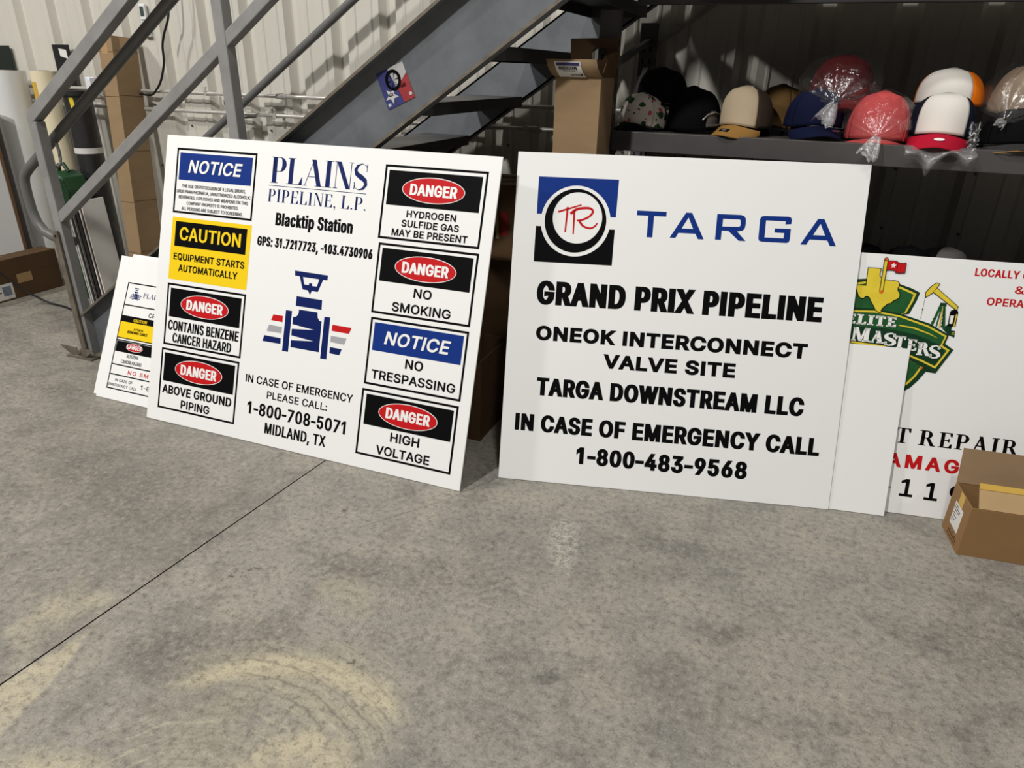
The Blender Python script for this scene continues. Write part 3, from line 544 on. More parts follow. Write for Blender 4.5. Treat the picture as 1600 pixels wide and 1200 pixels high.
# ------------------------------------------------------------------ sign builder
M_board = mat('white_sign_board', (240, 240, 238), 0.5, spec=0.2)
M_board_edge = mat('white_board_edge', (236, 235, 230), 0.5)
K_black = mat('print_black', (10, 10, 11), 0.6, spec=0.06)
K_blue = mat('print_blue', (17, 50, 128), 0.5, spec=0.12)
K_navy = mat('print_navy', (14, 32, 92), 0.5, spec=0.12)
K_red = mat('print_red', (196, 26, 30), 0.5, spec=0.12)
K_yellow = mat('print_yellow', (243, 206, 28), 0.5, spec=0.12)
K_white = mat('print_white', (242, 241, 238), 0.4)
K_grey = mat('print_grey', (165, 165, 170), 0.5, spec=0.12)
K_green = mat('print_green', (32, 92, 44), 0.4, vary=0.25, scale=30)
K_dgreen = mat('print_dark_green', (24, 58, 36), 0.5, spec=0.12)
K_orange = mat('print_orange', (226, 104, 40), 0.5, spec=0.12)
K_gold = mat('print_gold', (234, 208, 60), 0.4, vary=0.1, scale=20)
EPS = 0.0005

def sign_matrix(bl, yaw, lean):
    d = Vector((math.cos(yaw), math.sin(yaw), 0)); nb = Vector((-math.sin(yaw), math.cos(yaw), 0))
    up = Vector((0, 0, 1)) * math.cos(lean) + nb * math.sin(lean); nf = d.cross(up)
    return Matrix(((d.x, up.x, nf.x, bl[0]), (d.y, up.y, nf.y, bl[1]), (d.z, up.z, nf.z, bl[2]), (0, 0, 0, 1)))
def sign(name, label, bl, yaw, lean, w, h, t=0.006, x0=0.0, group=None):
    bl = (bl[0], bl[1], bl[2] + t * math.sin(lean) + .0005)     # back edge of the board rests on the floor
    r = thing(name, label, 'sign', group=group, mtx=sign_matrix(bl, yaw, lean))
    b = MB(); b.box((x0, 0, -t), (w, h, 0), M_board); b.build('sign_board', r, bevel=0.0008, seg=1)
    return r
def rect(x0, y0, x1, y1): return [(x0, y0), (x0, y1), (x1, y1), (x1, y0)]
def part(name, parent, fn):
    b = MB(); b.keep = True; fn(b); return b.build(name, parent)
def frame_(b, x0, y0, x1, y1, w, m, z): flat(b, [rect(x0, y0, x1, y1), rect(x0 + w, y0 + w, x1 - w, y1 - w)], m, z)
def ell(cx, cy, rx, ry, n=48): return [(cx + rx * math.cos(2 * PI * i / n), cy + ry * math.sin(2 * PI * i / n)) for i in range(n)]

# ---- pipeline station sign (60 x 48 in)
S1 = sign('pipeline_station_sign', 'large white pipeline station sign with eight safety panels, leaning on the stairs', (-2.482, 1.9457, 0), 0.01154, 0.3274, 1.524, 1.2192)
def safety(kind, x0, x1, y0, y1, hx0, hx1, hy0, hy1, lines, head, oval=None, rv=.200, rh=.170):
    nm = {'N': 'notice_panel', 'D': 'danger_panel', 'C': 'caution_panel'}[kind]
    if kind == 'C': p = part(nm, S1, lambda b: flat(b, [rect(x0, y0, x1, y1)], K_yellow, EPS))
    else: p = part(nm, S1, lambda b: frame_(b, x0, y0, x1, y1, .0084, K_black, EPS))
    part('header', p, lambda b: flat(b, [rect(hx0, hy0, hx1, hy1)], K_blue if kind == 'N' else K_black, EPS * 2))
    if oval:
        cx, cy, rx, ry = oval
        part('oval', p, lambda b: (flat(b, [ell(cx, cy, rx, ry)], K_white, EPS * 3), flat(b, [ell(cx, cy, rx - .0028, ry - .0028)], K_red, EPS * 4)))
    def hw_(b):
        t, a, c, e, g = head
        if kind == 'N': words(b, t, a, c - .004, e, g, K_white, EPS * 5, .205, .17, slant=.19)
        elif kind == 'C': words(b, t, a, c, e, g, K_yellow, EPS * 5, .20, .165)
        else: words(b, t, a, c, e, g, K_white, EPS * 5, .245, .175, track=-10)
    part('heading_letters', p, hw_)
    for l in lines: part('lettering', p, lambda b: words(b, *l, K_black, EPS * 3, rv, rh))
safety('N', .0602, .4719, .9009, 1.1692, .0784, .4515, 1.0391, 1.1502,
       [("THE USE OR POSSESSION OF ILLEGAL DRUGS,", .1005, .4294, 1.0080, 1.0212), ("DRUG PARAPHERNALIA, UNAUTHORIZED ALCOHOLIC", .0748, .4562, .9853, .9983), ("BEVERAGES, EXPLOSIVES AND WEAPONS ON THIS", .0874, .4460, .9623, .9753), ("COMPANY PROPERTY IS PROHIBITED.", .1319, .4012, .9390, .9518), ("ALL PERSONS ARE SUBJECT TO SCREENING.", .1065, .4252, .9156, .9286)],
       ('NOTICE', .1277, .4000, 1.0698, 1.1220), rv=.145, rh=.13)
safety('C', .0630, .4756, .6210, .8836, .0826, .4550, .7626, .8664,
       [("EQUIPMENT STARTS", .0842, .4558, .7052, .7340), ("AUTOMATICALLY", .1146, .4250, .6582, .6870)], ('CAUTION', .1090, .4285, .7896, .8441), rv=.195, rh=.165)
safety('D', .0634, .4775, .3375, .6037, .0827, .4575, .4613, .5840,
       [("CONTAINS BENZENE", .0830, .4586, .4045, .4465), ("CANCER HAZARD", .1125, .4258, .3528, .3932)], ('DANGER', .1753, .3675, .5010, .5440), (.2700, .5223, .1270, .0478), rv=.170, rh=.145)
safety('D', .0580, .4745, .0568, .3225, .0770, .4550, .1801, .3033,
       [("ABOVE GROUND", .0779, .4512, .1270, .1645), ("PIPING", .1859, .3406, .0742, .1095)], ('DANGER', .1713, .3645, .2205, .2640), (.2667, .2425, .1271, .0482))
safety('D', 1.0605, 1.4785, .8912, 1.1645, 1.0790, 1.4585, 1.0182, 1.1450,
       [("HYDROGEN", 1.1710, 1.3735, .9785, 1.0038), ("SULFIDE GAS", 1.1544, 1.3897, .9428, .9681), ("MAY BE PRESENT", 1.1171, 1.4280, .9068, .9326)], ('DANGER', 1.1744, 1.3665, 1.0600, 1.1010), (1.2688, 1.0813, .1280, .0468))
safety('D', 1.0671, 1.4811, .6091, .8755, 1.0860, 1.4620, .7333, .8571,
       [("NO", 1.2392, 1.3134, .6868, .7213), ("SMOKING", 1.1544, 1.3985, .6263, .6612)], ('DANGER', 1.1785, 1.3710, .7735, .8150), (1.2745, .7948, .1275, .0470))
safety('N', 1.0700, 1.4815, .3328, .5928, 1.0890, 1.4630, .4671, .5747,
       [("NO", 1.2388, 1.3136, .4180, .4544), ("TRESPASSING", 1.0983, 1.4540, .3586, .3935)], ('NOTICE', 1.1386, 1.4115, .4965, .5470))
safety('D', 1.0662, 1.4785, .0540, .3150, 1.0880, 1.4611, .1766, .2958,
       [("HIGH", 1.2116, 1.3362, .1289, .1649), ("VOLTAGE", 1.1562, 1.3866, .0706, .1060)], ('DANGER', 1.1813, 1.3700, .2170, .2590), (1.2747, .2366, .1262, .0478))
def company(b):
    serif_words(b, 'PLAINS', .5435, .9880, 1.0600, 1.1610, K_navy, EPS, th=.175, tn=.024, sl=.075, st=.022, w=.90, gap=.035)
    flat(b, [rect(.5396, 1.0478, .9893, 1.0500)], K_navy, EPS)
    serif_words(b, 'PIPELINE, L.P.', .5412, .9945, .9860, 1.0355, K_navy, EPS, th=.13, tn=.03, sl=.06, st=.025, w=.80, gap=.10)
part('company_name', S1, company)
part('station_name', S1, lambda b: words(b, 'Blacktip Station', .5881, .9470, .8950, .9452, K_black, EPS, .225, .165, track=-8))
part('station_name', S1, lambda b: words(b, 'GPS: 31.7217723, -103.4730906', .5086, 1.0455, .8080, .8456, K_black, EPS, .225, .165, track=-8))
part('emergency_lettering', S1, lambda b: words(b, 'IN CASE OF EMERGENCY', .5135, 1.0290, .2472, .2798, K_black, EPS, .190, .160))
part('emergency_lettering', S1, lambda b: words(b, 'PLEASE CALL:', .6264, .9170, .1952, .2254, K_black, EPS, .190, .160))
part('emergency_lettering', S1, lambda b: words(b, '1-800-708-5071', .5342, 1.0108, .1172, .1694, K_black, EPS, .205, .165))
part('emergency_lettering', S1, lambda b: words(b, 'MIDLAND, TX', .6300, .9260, .0498, .0944, K_black, EPS, .190, .155))
VALVE = [
 ('n', [[(.7038, .7273), (.8586, .7255), (.8579, .7059), (.8387, .7063), (.8194, .6561), (.791, .6564), (.7839, .6404), (.7729, .6568), (.7478, .6575), (.7281, .7077), (.7061, .7078)],
        [(.7442, .7065), (.8209, .7061), (.8124, .6768), (.7909, .6761), (.7888, .686), (.7753, .6856), (.7753, .678), (.7535, .678)]]),
 ('n', [[(.723, .6278), (.8431, .6270), (.8451, .5886), (.7235, .5894)]]),
 ('n', [[(.7401, .5764), (.8277, .5766), (.8315, .5562), (.839, .5458), (.8511, .5429), (.8524, .4212), (.717, .4216), (.716, .4497), (.8228, .4604), (.716, .4691), (.7152, .4953), (.8215, .5053), (.7157, .5146), (.7155, .5435), (.729, .5461), (.7373, .5542), (.7406, .565)]]),
 ('n', [[(.679, .5664), (.7082, .5664), (.7079, .4006), (.679, .4003)]]), ('n', [[(.8614, .5641), (.8887, .5645), (.8904, .3984), (.8615, .3980)]]),
 ('r', [[(.6202, .5411), (.6671, .5408), (.6677, .5157), (.6121, .5165)]]), ('g', [[(.604, .4968), (.6677, .496), (.6674, .4706), (.5953, .4701)]]), ('n', [[(.5855, .4514), (.667, .4503), (.6679, .4271), (.5788, .4265)]]),
 ('r', [[(.9015, .5382), (.9892, .5377), (.9805, .5129), (.9014, .5136)]]), ('g', [[(.9003, .4938), (.972, .4936), (.9639, .4680), (.9001, .4699)]]), ('n', [[(.9013, .4496), (.9552, .449), (.9473, .4239), (.9012, .4248)]])]
def valve(b, ox=0, oy=0, k=1.0, z=EPS, mono=False):
    for c, P in VALVE:
        m = K_navy if (c == 'n' or mono) else (K_red if c == 'r' else K_grey)
        flat(b, [[((x - .584) * k + ox, (y - .398) * k + oy) for x, y in q] for q in P], m, z)
part('valve_emblem', S1, lambda b: valve(b, .584, .398))

# ---- interconnect valve site sign (48 x 48 in)
S2 = sign('valve_site_sign', 'square white valve site sign with round blue and black emblem, leaning on the rack', (-.863, 2.1113, 0), .23258, .29793, 1.2192, 1.2192, t=0.0035)
def circ(cx, cy, r, a0, a1, n=40): return [(cx + r * math.cos(math.radians(a0 + (a1 - a0) * i / n)), cy + r * math.sin(math.radians(a0 + (a1 - a0) * i / n))) for i in range(n + 1)]
def emblem(b):
    cx, cy, R = .2243, .9815, .1262
    a = math.degrees(math.asin((1.0022 - cy) / R)); a2 = math.degrees(math.asin((.9583 - cy) / R))
    flat(b, [[(.0810, 1.1343), (.3695, 1.1343), (.3688, 1.0024)] + circ(cx, cy, R, a, 180 - a) + [(.0818, 1.0022)]], K_blue, EPS)
    flat(b, [[(.0813, .9580)] + circ(cx, cy, R, 180 - a2, 360 + a2) + [(.3681, .9588), (.3676, .8300), (.0814, .8296)]], K_black, EPS)
    flat(b, [ell(.2240, .9826, .1117, .1136, 64), ell(.2306, .9934, .0896, .0911, 64)], K_black, EPS)
part('round_emblem', S2, emblem)
def monogram(b):
    def stroke(pts, w0, w1):
        n = len(pts)
        L = []; R_ = []
        for i, (x, y) in enumerate(pts):
            a = pts[max(0, i - 1)]; c = pts[min(n - 1, i + 1)]; dx, dy = c[0] - a[0], c[1] - a[1]; q = math.hypot(dx, dy); w = (w0 + (w1 - w0) * i / (n - 1)) / 2
            L.append((x - dy / q * w, y + dx / q * w)); R_.append((x + dy / q * w, y - dx / q * w))
        flat(b, [L + R_[::-1]], K_red, EPS)
    def smooth(P, n=6):
        o = []
        for i in range(len(P) - 1):
            p0 = P[max(0, i - 1)]; p1 = P[i]; p2 = P[i + 1]; p3 = P[min(len(P) - 1, i + 2)]
            for j in range(n):
                t = j / n
                o.append(tuple(.5 * ((2 * p1[k]) + (-p0[k] + p2[k]) * t + (2 * p0[k] - 5 * p1[k] + 4 * p2[k] - p3[k]) * t * t + (-p0[k] + 3 * p1[k] - 3 * p2[k] + p3[k]) * t ** 3) for k in (0, 1)))
        return o + [P[-1]]
    stroke([(.1593, 1.0119), (.2423, 1.0404)], .0070, .0052); stroke([(.1931, 1.0310), (.1898, .9408)], .0078, .0056)
    stroke([(.2182, 1.0200), (.2195, .9350)], .0078, .0052)
    stroke(smooth([(.2047, 1.0067), (.2232, 1.0225), (.2488, 1.0292), (.2748, 1.0291), (.2851, 1.0180), (.2740, 1.0015), (.2518, .9888), (.2291, .9835)]), .0098, .0066)
    stroke(smooth([(.2391, .984), (.2465, .9723), (.2581, .9635), (.2802, .9590), (.2969, .9683), (.3034, .9793)]), .0090, .0052)
part('monogram', S2, monogram)
def wordmark(b):
    T = [[(.4428, 1.0300), (.5467, 1.0300), (.5465, 1.0136), (.5036, 1.0136), (.5038, .9382), (.4838, .9382), (.4834, 1.0136), (.4428, 1.0136)]]
    A = lambda dx, k=1.0: [[(dx, .9405), (dx + .0500 * k, 1.0308), (dx + .0710 * k, 1.0308), (dx + .1195 * k, .9405), (dx + .0990 * k, .9405), (dx + .0885 * k, .9588), (dx + .0295 * k, .9588), (dx + .0200 * k, .9405)],
                        [(dx + .0395 * k, .9748), (dx + .0600 * k, 1.0143), (dx + .0795 * k, .9748)]]
    Rr = [[(.7229, 1.0312), (.8040, 1.0316), (.8153, 1.0285), (.8219, 1.0200), (.8233, 1.0041), (.8219, .9874), (.8152, .9776), (.7963, .974), (.8287, .9420), (.8051, .9420), (.7660, .9743), (.7432, .9743), (.7434, .9420), (.7232, .9420)],
          [(.7443, 1.0158), (.8003, 1.0157), (.8050, 1.0126), (.8056, .9946), (.8010, .9900), (.7441, .9890)]]
    G = [[(.883, 1.0322), (.9660, 1.0334), (.9740, 1.0305), (.9772, 1.0234), (.9771, 1.0085), (.9576, 1.0066), (.9575, 1.0172), (.8910, 1.0172), (.8915, .9582), (.9562, .9586), (.9566, .9765), (.9231, .9769), (.9236, .9912), (.9775, .9917), (.9774, .9530), (.9745, .9455), (.9668, .9430), (.8832, .9430), (.8741, .9460), (.871, .9545), (.8699, 1.0200), (.8740, 1.0290)]]
    for q in (T, A(.5646), Rr, G, A(1.0145)): flat(b, q, K_blue, EPS)
part('wordmark', S2, wordmark)
part('site_lettering', S2, lambda b: words(b, 'GRAND PRIX PIPELINE', .1010, 1.1156, .6742, .7612, K_black, EPS, .270, .205, track=-10))
part('site_lettering', S2, lambda b: words(b, 'ONEOK INTERCONNECT', .1082, 1.0810, .5415, .5955, K_black, EPS, .30, .225, track=-4))
part('site_lettering', S2, lambda b: words(b, 'VALVE SITE', .3660, .8408, .4538, .5066, K_black, EPS, .30, .225, track=-4))
part('site_lettering', S2, lambda b: words(b, 'TARGA DOWNSTREAM LLC', .1237, 1.0916, .3335, .4012, K_black, EPS, .258, .20, track=-8))
part('site_lettering', S2, lambda b: words(b, 'IN CASE OF EMERGENCY CALL', .0512, 1.1626, .1938, .2590, K_black, EPS, .258, .20, track=-8))
part('site_lettering', S2, lambda b: words(b, '1-800-483-9568', .2921, .9198, .0832, .1482, K_black, EPS, .255, .20, track=-6))

# ---- turf sign at the right
S3 = sign('masters_sign', 'white sign with green shield emblem and red lettering, behind the blank board', (.51442, 2.46048, 0), math.atan2(.156202, .987725), .27, .47, .9144, t=.004, x0=-.40)
def shield(b):
    z = EPS
    flat(b, [[(-.36, .795), (-.27, .815), (-.2107, .823), (-.1865, .8261), (-.130, .8235), (-.0796, .8169), (-.0372, .805), (-.008, .7921), (-.0139, .7656), (-.0307, .7165), (-.1, .70), (-.34, .70)]], K_dgreen, z)
    flat(b, [[(-.35, .785), (-.2099, .8111), (-.1862, .8166), (-.130, .8150), (-.0752, .8085), (-.0193, .7876), (-.0261, .7598), (-.0419, .7179), (-.1, .70), (-.33, .70)]], K_gold, 2 * z)
    flat(b, [[(-.34, .778), (-.2080, .8040), (-.1862, .8096), (-.130, .8080), (-.0752, .8010), (-.0280, .7838), (-.0335, .7598), (-.0480, .7179), (-.1, .70), (-.33, .70)]], K_green, 3 * z)
    out = [(-.36, .700), (-.28, .7180), (-.2113, .7238), (-.1424, .7259), (-.0627, .7159), (.0377, .6897), (.1047, .6569), (.0977, .6248), (.1267, .6068), (.0839, .5192), (.039, .537), (-.0218, .5640), (-.0929, .5810), (-.2073, .5900), (-.36, .58)]
    flat(b, [out], K_dgreen, 4 * z)
    flat(b, [[(-.35, .690), (-.28, .7090), (-.2099, .7141), (-.1412, .7181), (-.0617, .7089), (.0339, .6829), (.0983, .6524), (.0891, .6187), (.1151, .6043), (.0801, .5361), (.0339, .5551), (-.0224, .5745), (-.094, .5920), (-.2069, .5990), (-.35, .59)]], K_gold, 5 * z)
    flat(b, [[(-.34, .684), (-.28, .7040), (-.2092, .7080), (-.1405, .7117), (-.061, .7030), (.0321, .6770), (.0920, .6485), (.0825, .6150), (.1065, .6015), (.0770, .5450), (.0329, .5630), (-.0232, .5815), (-.0948, .6000), (-.2076, .6060), (-.34, .60)]], K_green, 6 * z)
    flat(b, [[(-.2076, .6600), (-.10, .6600), (.00, .6480), (.08, .6200), (.0860, .6110), (.1000, .6000), (.0770, .5450), (.0329, .5630), (-.0232, .5815), (-.0948, .6000), (-.2076, .6060)]], K_dgreen, 7 * z)
    flat(b, [[(-.0582, .6769), (-.0078, .6724), (.0427, .6562), (.0738, .6408), (.0383, .6537), (-.0119, .6673), (-.0576, .673)]], K_gold, 8 * z)
    flat(b, [[(-.10, .60), (-.0222, .5732), (.0827, .5191), (.0534, .5213), (.0341, .4885), (.0117, .4593), (-.0191, .4356), (-.10, .41), (-.25, .45)]], K_dgreen, z)
    flat(b, [[(-.10, .59), (-.0227, .5678), (.041, .5399), (.0226, .5006), (.0045, .4746), (-.0192, .4531), (-.10, .425), (-.24, .46)]], K_gold, 2 * z)
    flat(b, [[(-.10, .58), (-.0219, .5626), (.0335, .5393), (.0160, .5027), (-.0010, .4800), (-.0220, .4615), (-.10, .435), (-.23, .47)]], K_green, 3 * z)
    flat(b, [[(.030, .534), (.0380, .5385), (.0425, .5345), (.0350, .5270)]], K_orange, 4 * z)
part('shield_emblem', S3, shield)
def star(cx, cy, r, rot=0.0, q=.42): return [(cx + (r if i % 2 == 0 else r * q) * math.sin(rot + PI * i / 5), cy + (r if i % 2 == 0 else r * q) * math.cos(rot + PI * i / 5)) for i in range(10)]
TX = [(-.1861, .8635), (-.1461, .8632), (-.1474, .8494), (-.1462, .8376), (-.1389, .8300), (-.1274, .8261), (-.1151, .8254), (-.1081, .8229), (-.1009, .8255), (-.0862, .8239), (-.0806, .8192), (-.0801, .8097), (-.083, .8024), (-.0816, .793), (-.0734, .7818), (-.0729, .7712), (-.0777, .766), (-.0909, .7577), (-.0973, .7488), (-.1059, .7469), (-.1194, .7325), (-.1247, .7225), (-.1237, .7154), (-.129, .7137), (-.1412, .721), (-.1474, .7325), (-.1586, .7483), (-.1674, .7631), (-.1758, .7672), (-.1823, .7654), (-.1859, .7591), (-.1948, .7584), (-.2023, .7637), (-.2071, .7754), (-.2140, .7900), (-.2180, .8012), (-.184, .8012)]
def grown(P, w): return grow(P, w, w) if sum(P[i][0] * P[(i + 1) % len(P)][1] - P[(i + 1) % len(P)][0] * P[i][1] for i in range(len(P))) < 0 else grow(P[::-1], w, w)
def state(b):
    flat(b, [grown(TX, .0022)], K_black, 7.2 * EPS); flat(b, [TX], K_gold, 8 * EPS)
    flat(b, [rect(-.1400, .785, -.1265, .895)], K_black, 9 * EPS); flat(b, [rect(-.1375, .786, -.1290, .894)], K_gold, 10 * EPS)
    flat(b, [ell(-.1332, .8966, .0072, .0066, 16)], K_black, 11 * EPS); flat(b, [ell(-.1332, .8966, .0050, .0046, 16)], K_orange, 12 * EPS)
    flat(b, [star(-.1335, .7850, .0085, .3, .55)], K_orange, 11 * EPS)
    F = [(-.1269, .8912), (-.1100, .8925), (-.1005, .892), (-.091, .8868), (-.0800, .8860), (-.0692, .888), (-.0689, .856), (-.0850, .8540), (-.0973, .8545), (-.1006, .862), (-.1130, .8630), (-.127, .8616)]
    flat(b, [grown(F, .0018)], K_black, 9 * EPS); flat(b, [F], K_red, 10 * EPS); flat(b, [star(-.1076, .8772, .0100)], K_white, 11 * EPS)
    flat(b, [rect(-.0958, .8550, -.0945, .8880)], K_black, 11 * EPS)
part('state_and_flag', S3, state)
def pump(b):
    z = EPS
    H = [(.0376, .8283), (.0462, .826), (.0407, .815), (.0296, .7952), (.0113, .7795), (.0092, .7935), (.0223, .8146)]
    B = [(.0412, .8115), (.1157, .7544), (.1130, .7436), (.0325, .7978)]
    for P in (B, H): flat(b, [grown(P, .0022)], K_black, 5 * z)
    flat(b, [B], K_gold, 6 * z); flat(b, [H], K_gold, 7 * z)
    flat(b, [[(.0098, .7795), (.0108, .7795), (.0082, .7033), (.0070, .7033)]], K_black, z); flat(b, [ell(.0088, .7360, .0022, .003, 12)], K_black, 2 * z)
    for a, c, w, m in (((.0650, .7620), (.0440, .6800), .0085, K_green), ((.0730, .7620), (.0850, .6750), .0085, K_green), ((.0670, .7500), (.0600, .6800), .005, K_green), ((.0720, .7500), (.0690, .6800), .004, K_gold), ((.0760, .7450), (.0780, .6800), .003, K_black)):
        dx, dy = c[0] - a[0], c[1] - a[1]; q = math.hypot(dx, dy); nx, ny = -dy / q * w / 2, dx / q * w / 2
        flat(b, [[(a[0] + nx, a[1] + ny), (a[0] - nx, a[1] - ny), (c[0] - nx, c[1] - ny), (c[0] + nx, c[1] + ny)]], m, 3 * z)
    for k in range(5):
        y = .7380 - k * .012
        for s in (1, -1):
            a = (.0700 if s > 0 else .0785, y); c = (.0785 if s > 0 else .0700, y - .012); nx, ny = .0008, .0008
            flat(b, [[(a[0], a[1] + ny), (c[0], c[1] + ny), (c[0], c[1] - ny), (a[0], a[1] - ny)]], K_black, 3.5 * z)
        a = (.0560 - k * .0035, y + .006)
        flat(b, [rect(a[0], a[1] - .0012, a[0] + .009, a[1] + .0006)], K_black, 3.4 * z)
    flat(b, [[(.0600, .7640), (.0800, .7640), (.0800, .7530), (.0600, .7530)]], K_dgreen, 4 * z)
    flat(b, [[(.0975, .7400), (.1150, .7480), (.1210, .7349), (.1200, .6860), (.0951, .6860), (.0951, .7326)], [(.0985, .7244), (.1100, .7244), (.1085, .6950), (.0985, .6950)]], K_black, 3 * z)
    flat(b, [[(.1150, .7290), (.1190, .7290), (.1170, .6870), (.1130, .6870)]], K_gold, 4 * z)
    flat(b, [[(.0951, .6920), (.1097, .6920), (.1093, .673), (.1214, .6715), (.1231, .6482), (.1037, .6555), (.0800, .6759)]], K_dgreen, 2 * z)
    for y in (.6640, .6590): flat(b, [rect(.1120, y, .1200, y + .0018)], K_gold, 3 * z)
part('pump_jack', S3, pump)
def masters(b):
    serif_words(b, 'ELITE', -.2330, -.0680, .6665, .7020, K_white, 10 * EPS, th=.24, tn=.11, sl=.09, st=.13, w=.72, gap=.08)
    dz = 13 * EPS
    def sw(s, x0, x1, yb, yt): serif_words(b, s, x0, x1, yb, yt, K_white, dz, th=.25, tn=.10, sl=.07, st=.11, w=.80, gap=.02)
    for s, x0, x1, yb, yt in (('M', -.2068, -.1455, .6070, .6565), ('A', -.1450, -.1010, .6062, .6490), ('S', -.0985, -.0620, .6015, .6455), ('T', -.0650, -.0290, .5945, .6385), ('E', -.0230, .0085, .5905, .6310), ('R', .0105, .0535, .5775, .6230), ('S', .0515, .0845, .5720, .6165)): sw(s, x0, x1, yb, yt)
part('emblem_lettering', S3, masters)
def side_text(b, k):
    words(b, *(('LOCALLY OWNED', .1504, .4080, .8622, .8882), ('&', .2804, .3090, .8130, .8385), ('OPERATED', .2022, .3820, .7680, .7940))[k], K_red, EPS, .215, .175)
for k in range(3): part('red_side_lettering', S3, lambda b: side_text(b, k))
part('service_lettering', S3, lambda b: serif_words(b, 'T REPAIR', -.0102, .3880, .2600, .3150, K_black, EPS, th=.165, tn=.07, sl=.085, st=.06, w=.82, gap=.12))
part('service_lettering', S3, lambda b: words(b, 'DAMAGE', -.0780, .2660, .1710, .2210, K_red, EPS, .26, .205, slant=-.03, track=48))
def digits(b):
    words(b, '-', -.0089, .0051, .0890, .1000, K_black, EPS, .2, .2)
    one = [(.000, .0), (.000, .0098), (.0165, .0098), (.0165, .0520), (.002, .0475), (.002, .0580), (.0175, .0650), (.0290, .0650), (.0290, .0098), (.0440, .0098), (.0440, 0)]
    for x, y in ((.0364, .0660), (.1185, .0635)): flat(b, [[(x + p, y + q) for p, q in one]], K_black, EPS)
    words(b, '9', .1980, .2420, .0600, .1280, K_black, EPS, .24, .18)
part('phone_digits', S3, digits)

# ---- blank board leaning in front of it
S4 = sign('blank_board', 'small blank white board between the square valve sign and the shield sign', (.3233 - .30 * .987, 2.3975 - .30 * .1599, 0), math.atan2(.1599, .9871), .302, .4885, .6055, t=.0035)

# ---- small stacked signs at the left
PS = (-2.87, 2.0138, 0)
S5 = sign('crude_oil_sign', 'small printed white sign half hidden behind the large station sign, front of its stack', PS, .004, .485, .62, .670, t=.004)
def small_print(b):
    z = EPS; W = .0056; xl, xr = .0520, .5700
    frame_(b, xl, .0484, xr, .5530, W, K_black, z)
    for y in (.4462, .2800 - .001, .1643, .1174): flat(b, [rect(xl, y - W / 2, xr, y + W / 2)], K_black, z)
    flat(b, [rect(xl + W, .3670, xr - W, .3963)], K_black, 2 * z); flat(b, [rect(xl + W, .2927, xr - W, .3670)], K_yellow, 2 * z)
    flat(b, [rect(xl + W, .2915 - .003, xr - W, .2927)], K_black, 2 * z)
    flat(b, [rect(xl + .008, .2257, xr - .008, .2750)], K_black, 2 * z)
    flat(b, [ell(.1722, .2538, .0505, .0185, 32)], K_white, 3 * z); flat(b, [ell(.1722, .2538, .0490, .0170, 32)], K_red, 4 * z)
    words(b, 'DANGER', .1278, .2179, .2455, .2655, K_white, 5 * z, .225, .165)
    words(b, 'CAUTION', .1338, .2147, .3728, .3868, K_yellow, 5 * z, .19, .16)
    words(b, 'ATTACH', .1455, .2016, .3335, .3437, K_black, 5 * z, .19, .16); words(b, 'BONDING CABLE', .1121, .2324, .3170, .3294, K_black, 5 * z, .19, .16)
    words(b, 'CR', .2149, .2548, .4045, .4250, K_black, z, .20, .165)
    words(b, 'BENZENE', .1355, .2069, .2042, .2200, K_black, z, .15, .13); words(b, 'CANCER HAZARD', .1073, .2337, .1754, .1917, K_black, z, .15, .13)
    words(b, 'NO SMOKING', .1625, .4150, .1290, .1480, K_red, z, .22, .17, track=42)
    words(b, 'IN CASE OF', .0963, .2028, .0872, .1004, K_black, z, .18, .155); words(b, 'EMERGENCY CALL', .0607, .2353, .0640, .0764, K_black, z, .18, .155)
    words(b, '1-800-708-5071', .2546, .5400, .0738, .0942, K_black, z, .20, .16)
    valve(b, .0790, .4735, .175, z, True)
    serif_words(b, 'PLAINS', .1595, .2740, .4893, .5127, K_navy, z, th=.16, tn=.03, sl=.07, st=.03, w=.86, gap=.10)
part('printed_face', S5, small_print)
S6 = sign('blank_backing_board', 'blank white board directly behind the small printed sign, its left edge showing', (-2.905, 2.0300, 0), .004, .478, .62, .666, t=.004)
S7 = sign('blank_backing_board', 'rearmost white board of the small sign stack, its top corner showing', (-2.845, 2.0420, 0), .004, .476, .62, .676, t=.004)

# ------------------------------------------------------------------ staircase
M_steel = mat('grey_painted_steel', (108, 111, 115), 0.45, vary=0.25, scale=7.0, spec=0.45, bump=0.05)
M_rail = mat('grey_rail_paint', (106, 105, 103), 0.45, vary=0.15, scale=14.0, spec=0.45)
M_tube = mat('grey_tube_paint', (146, 144, 142), 0.45, vary=0.18, scale=9.0, spec=0.4, bump=0.05)
M_edge = mat('worn_steel_edge', (122, 113, 98), 0.6, 0.25, vary=0.4, scale=26.0)
M_dark = mat('dark_bolt', (46, 44, 42), 0.5, 0.5)
SL = 0.67; VF = 2.36                                   # stair slope and plane of the near stringer's flange tips
ST = thing('staircase', 'grey steel staircase with pipe rails climbing right behind the large station sign', 'stairs', (-3.36, VF, 0))
LOC = Matrix.Translation((3.36, -VF, 0))
def st_part(name, fn, parent=ST, **k):
    b = MB(); fn(b); b.v = [tuple(LOC @ Vector(p)) for p in b.v]; return b.build(name, parent, **k)
ztop = lambda u: SL * u + 2.458
zbot = lambda u: SL * u + 2.157
UE = -0.02                                             # upper end, past the picture's top
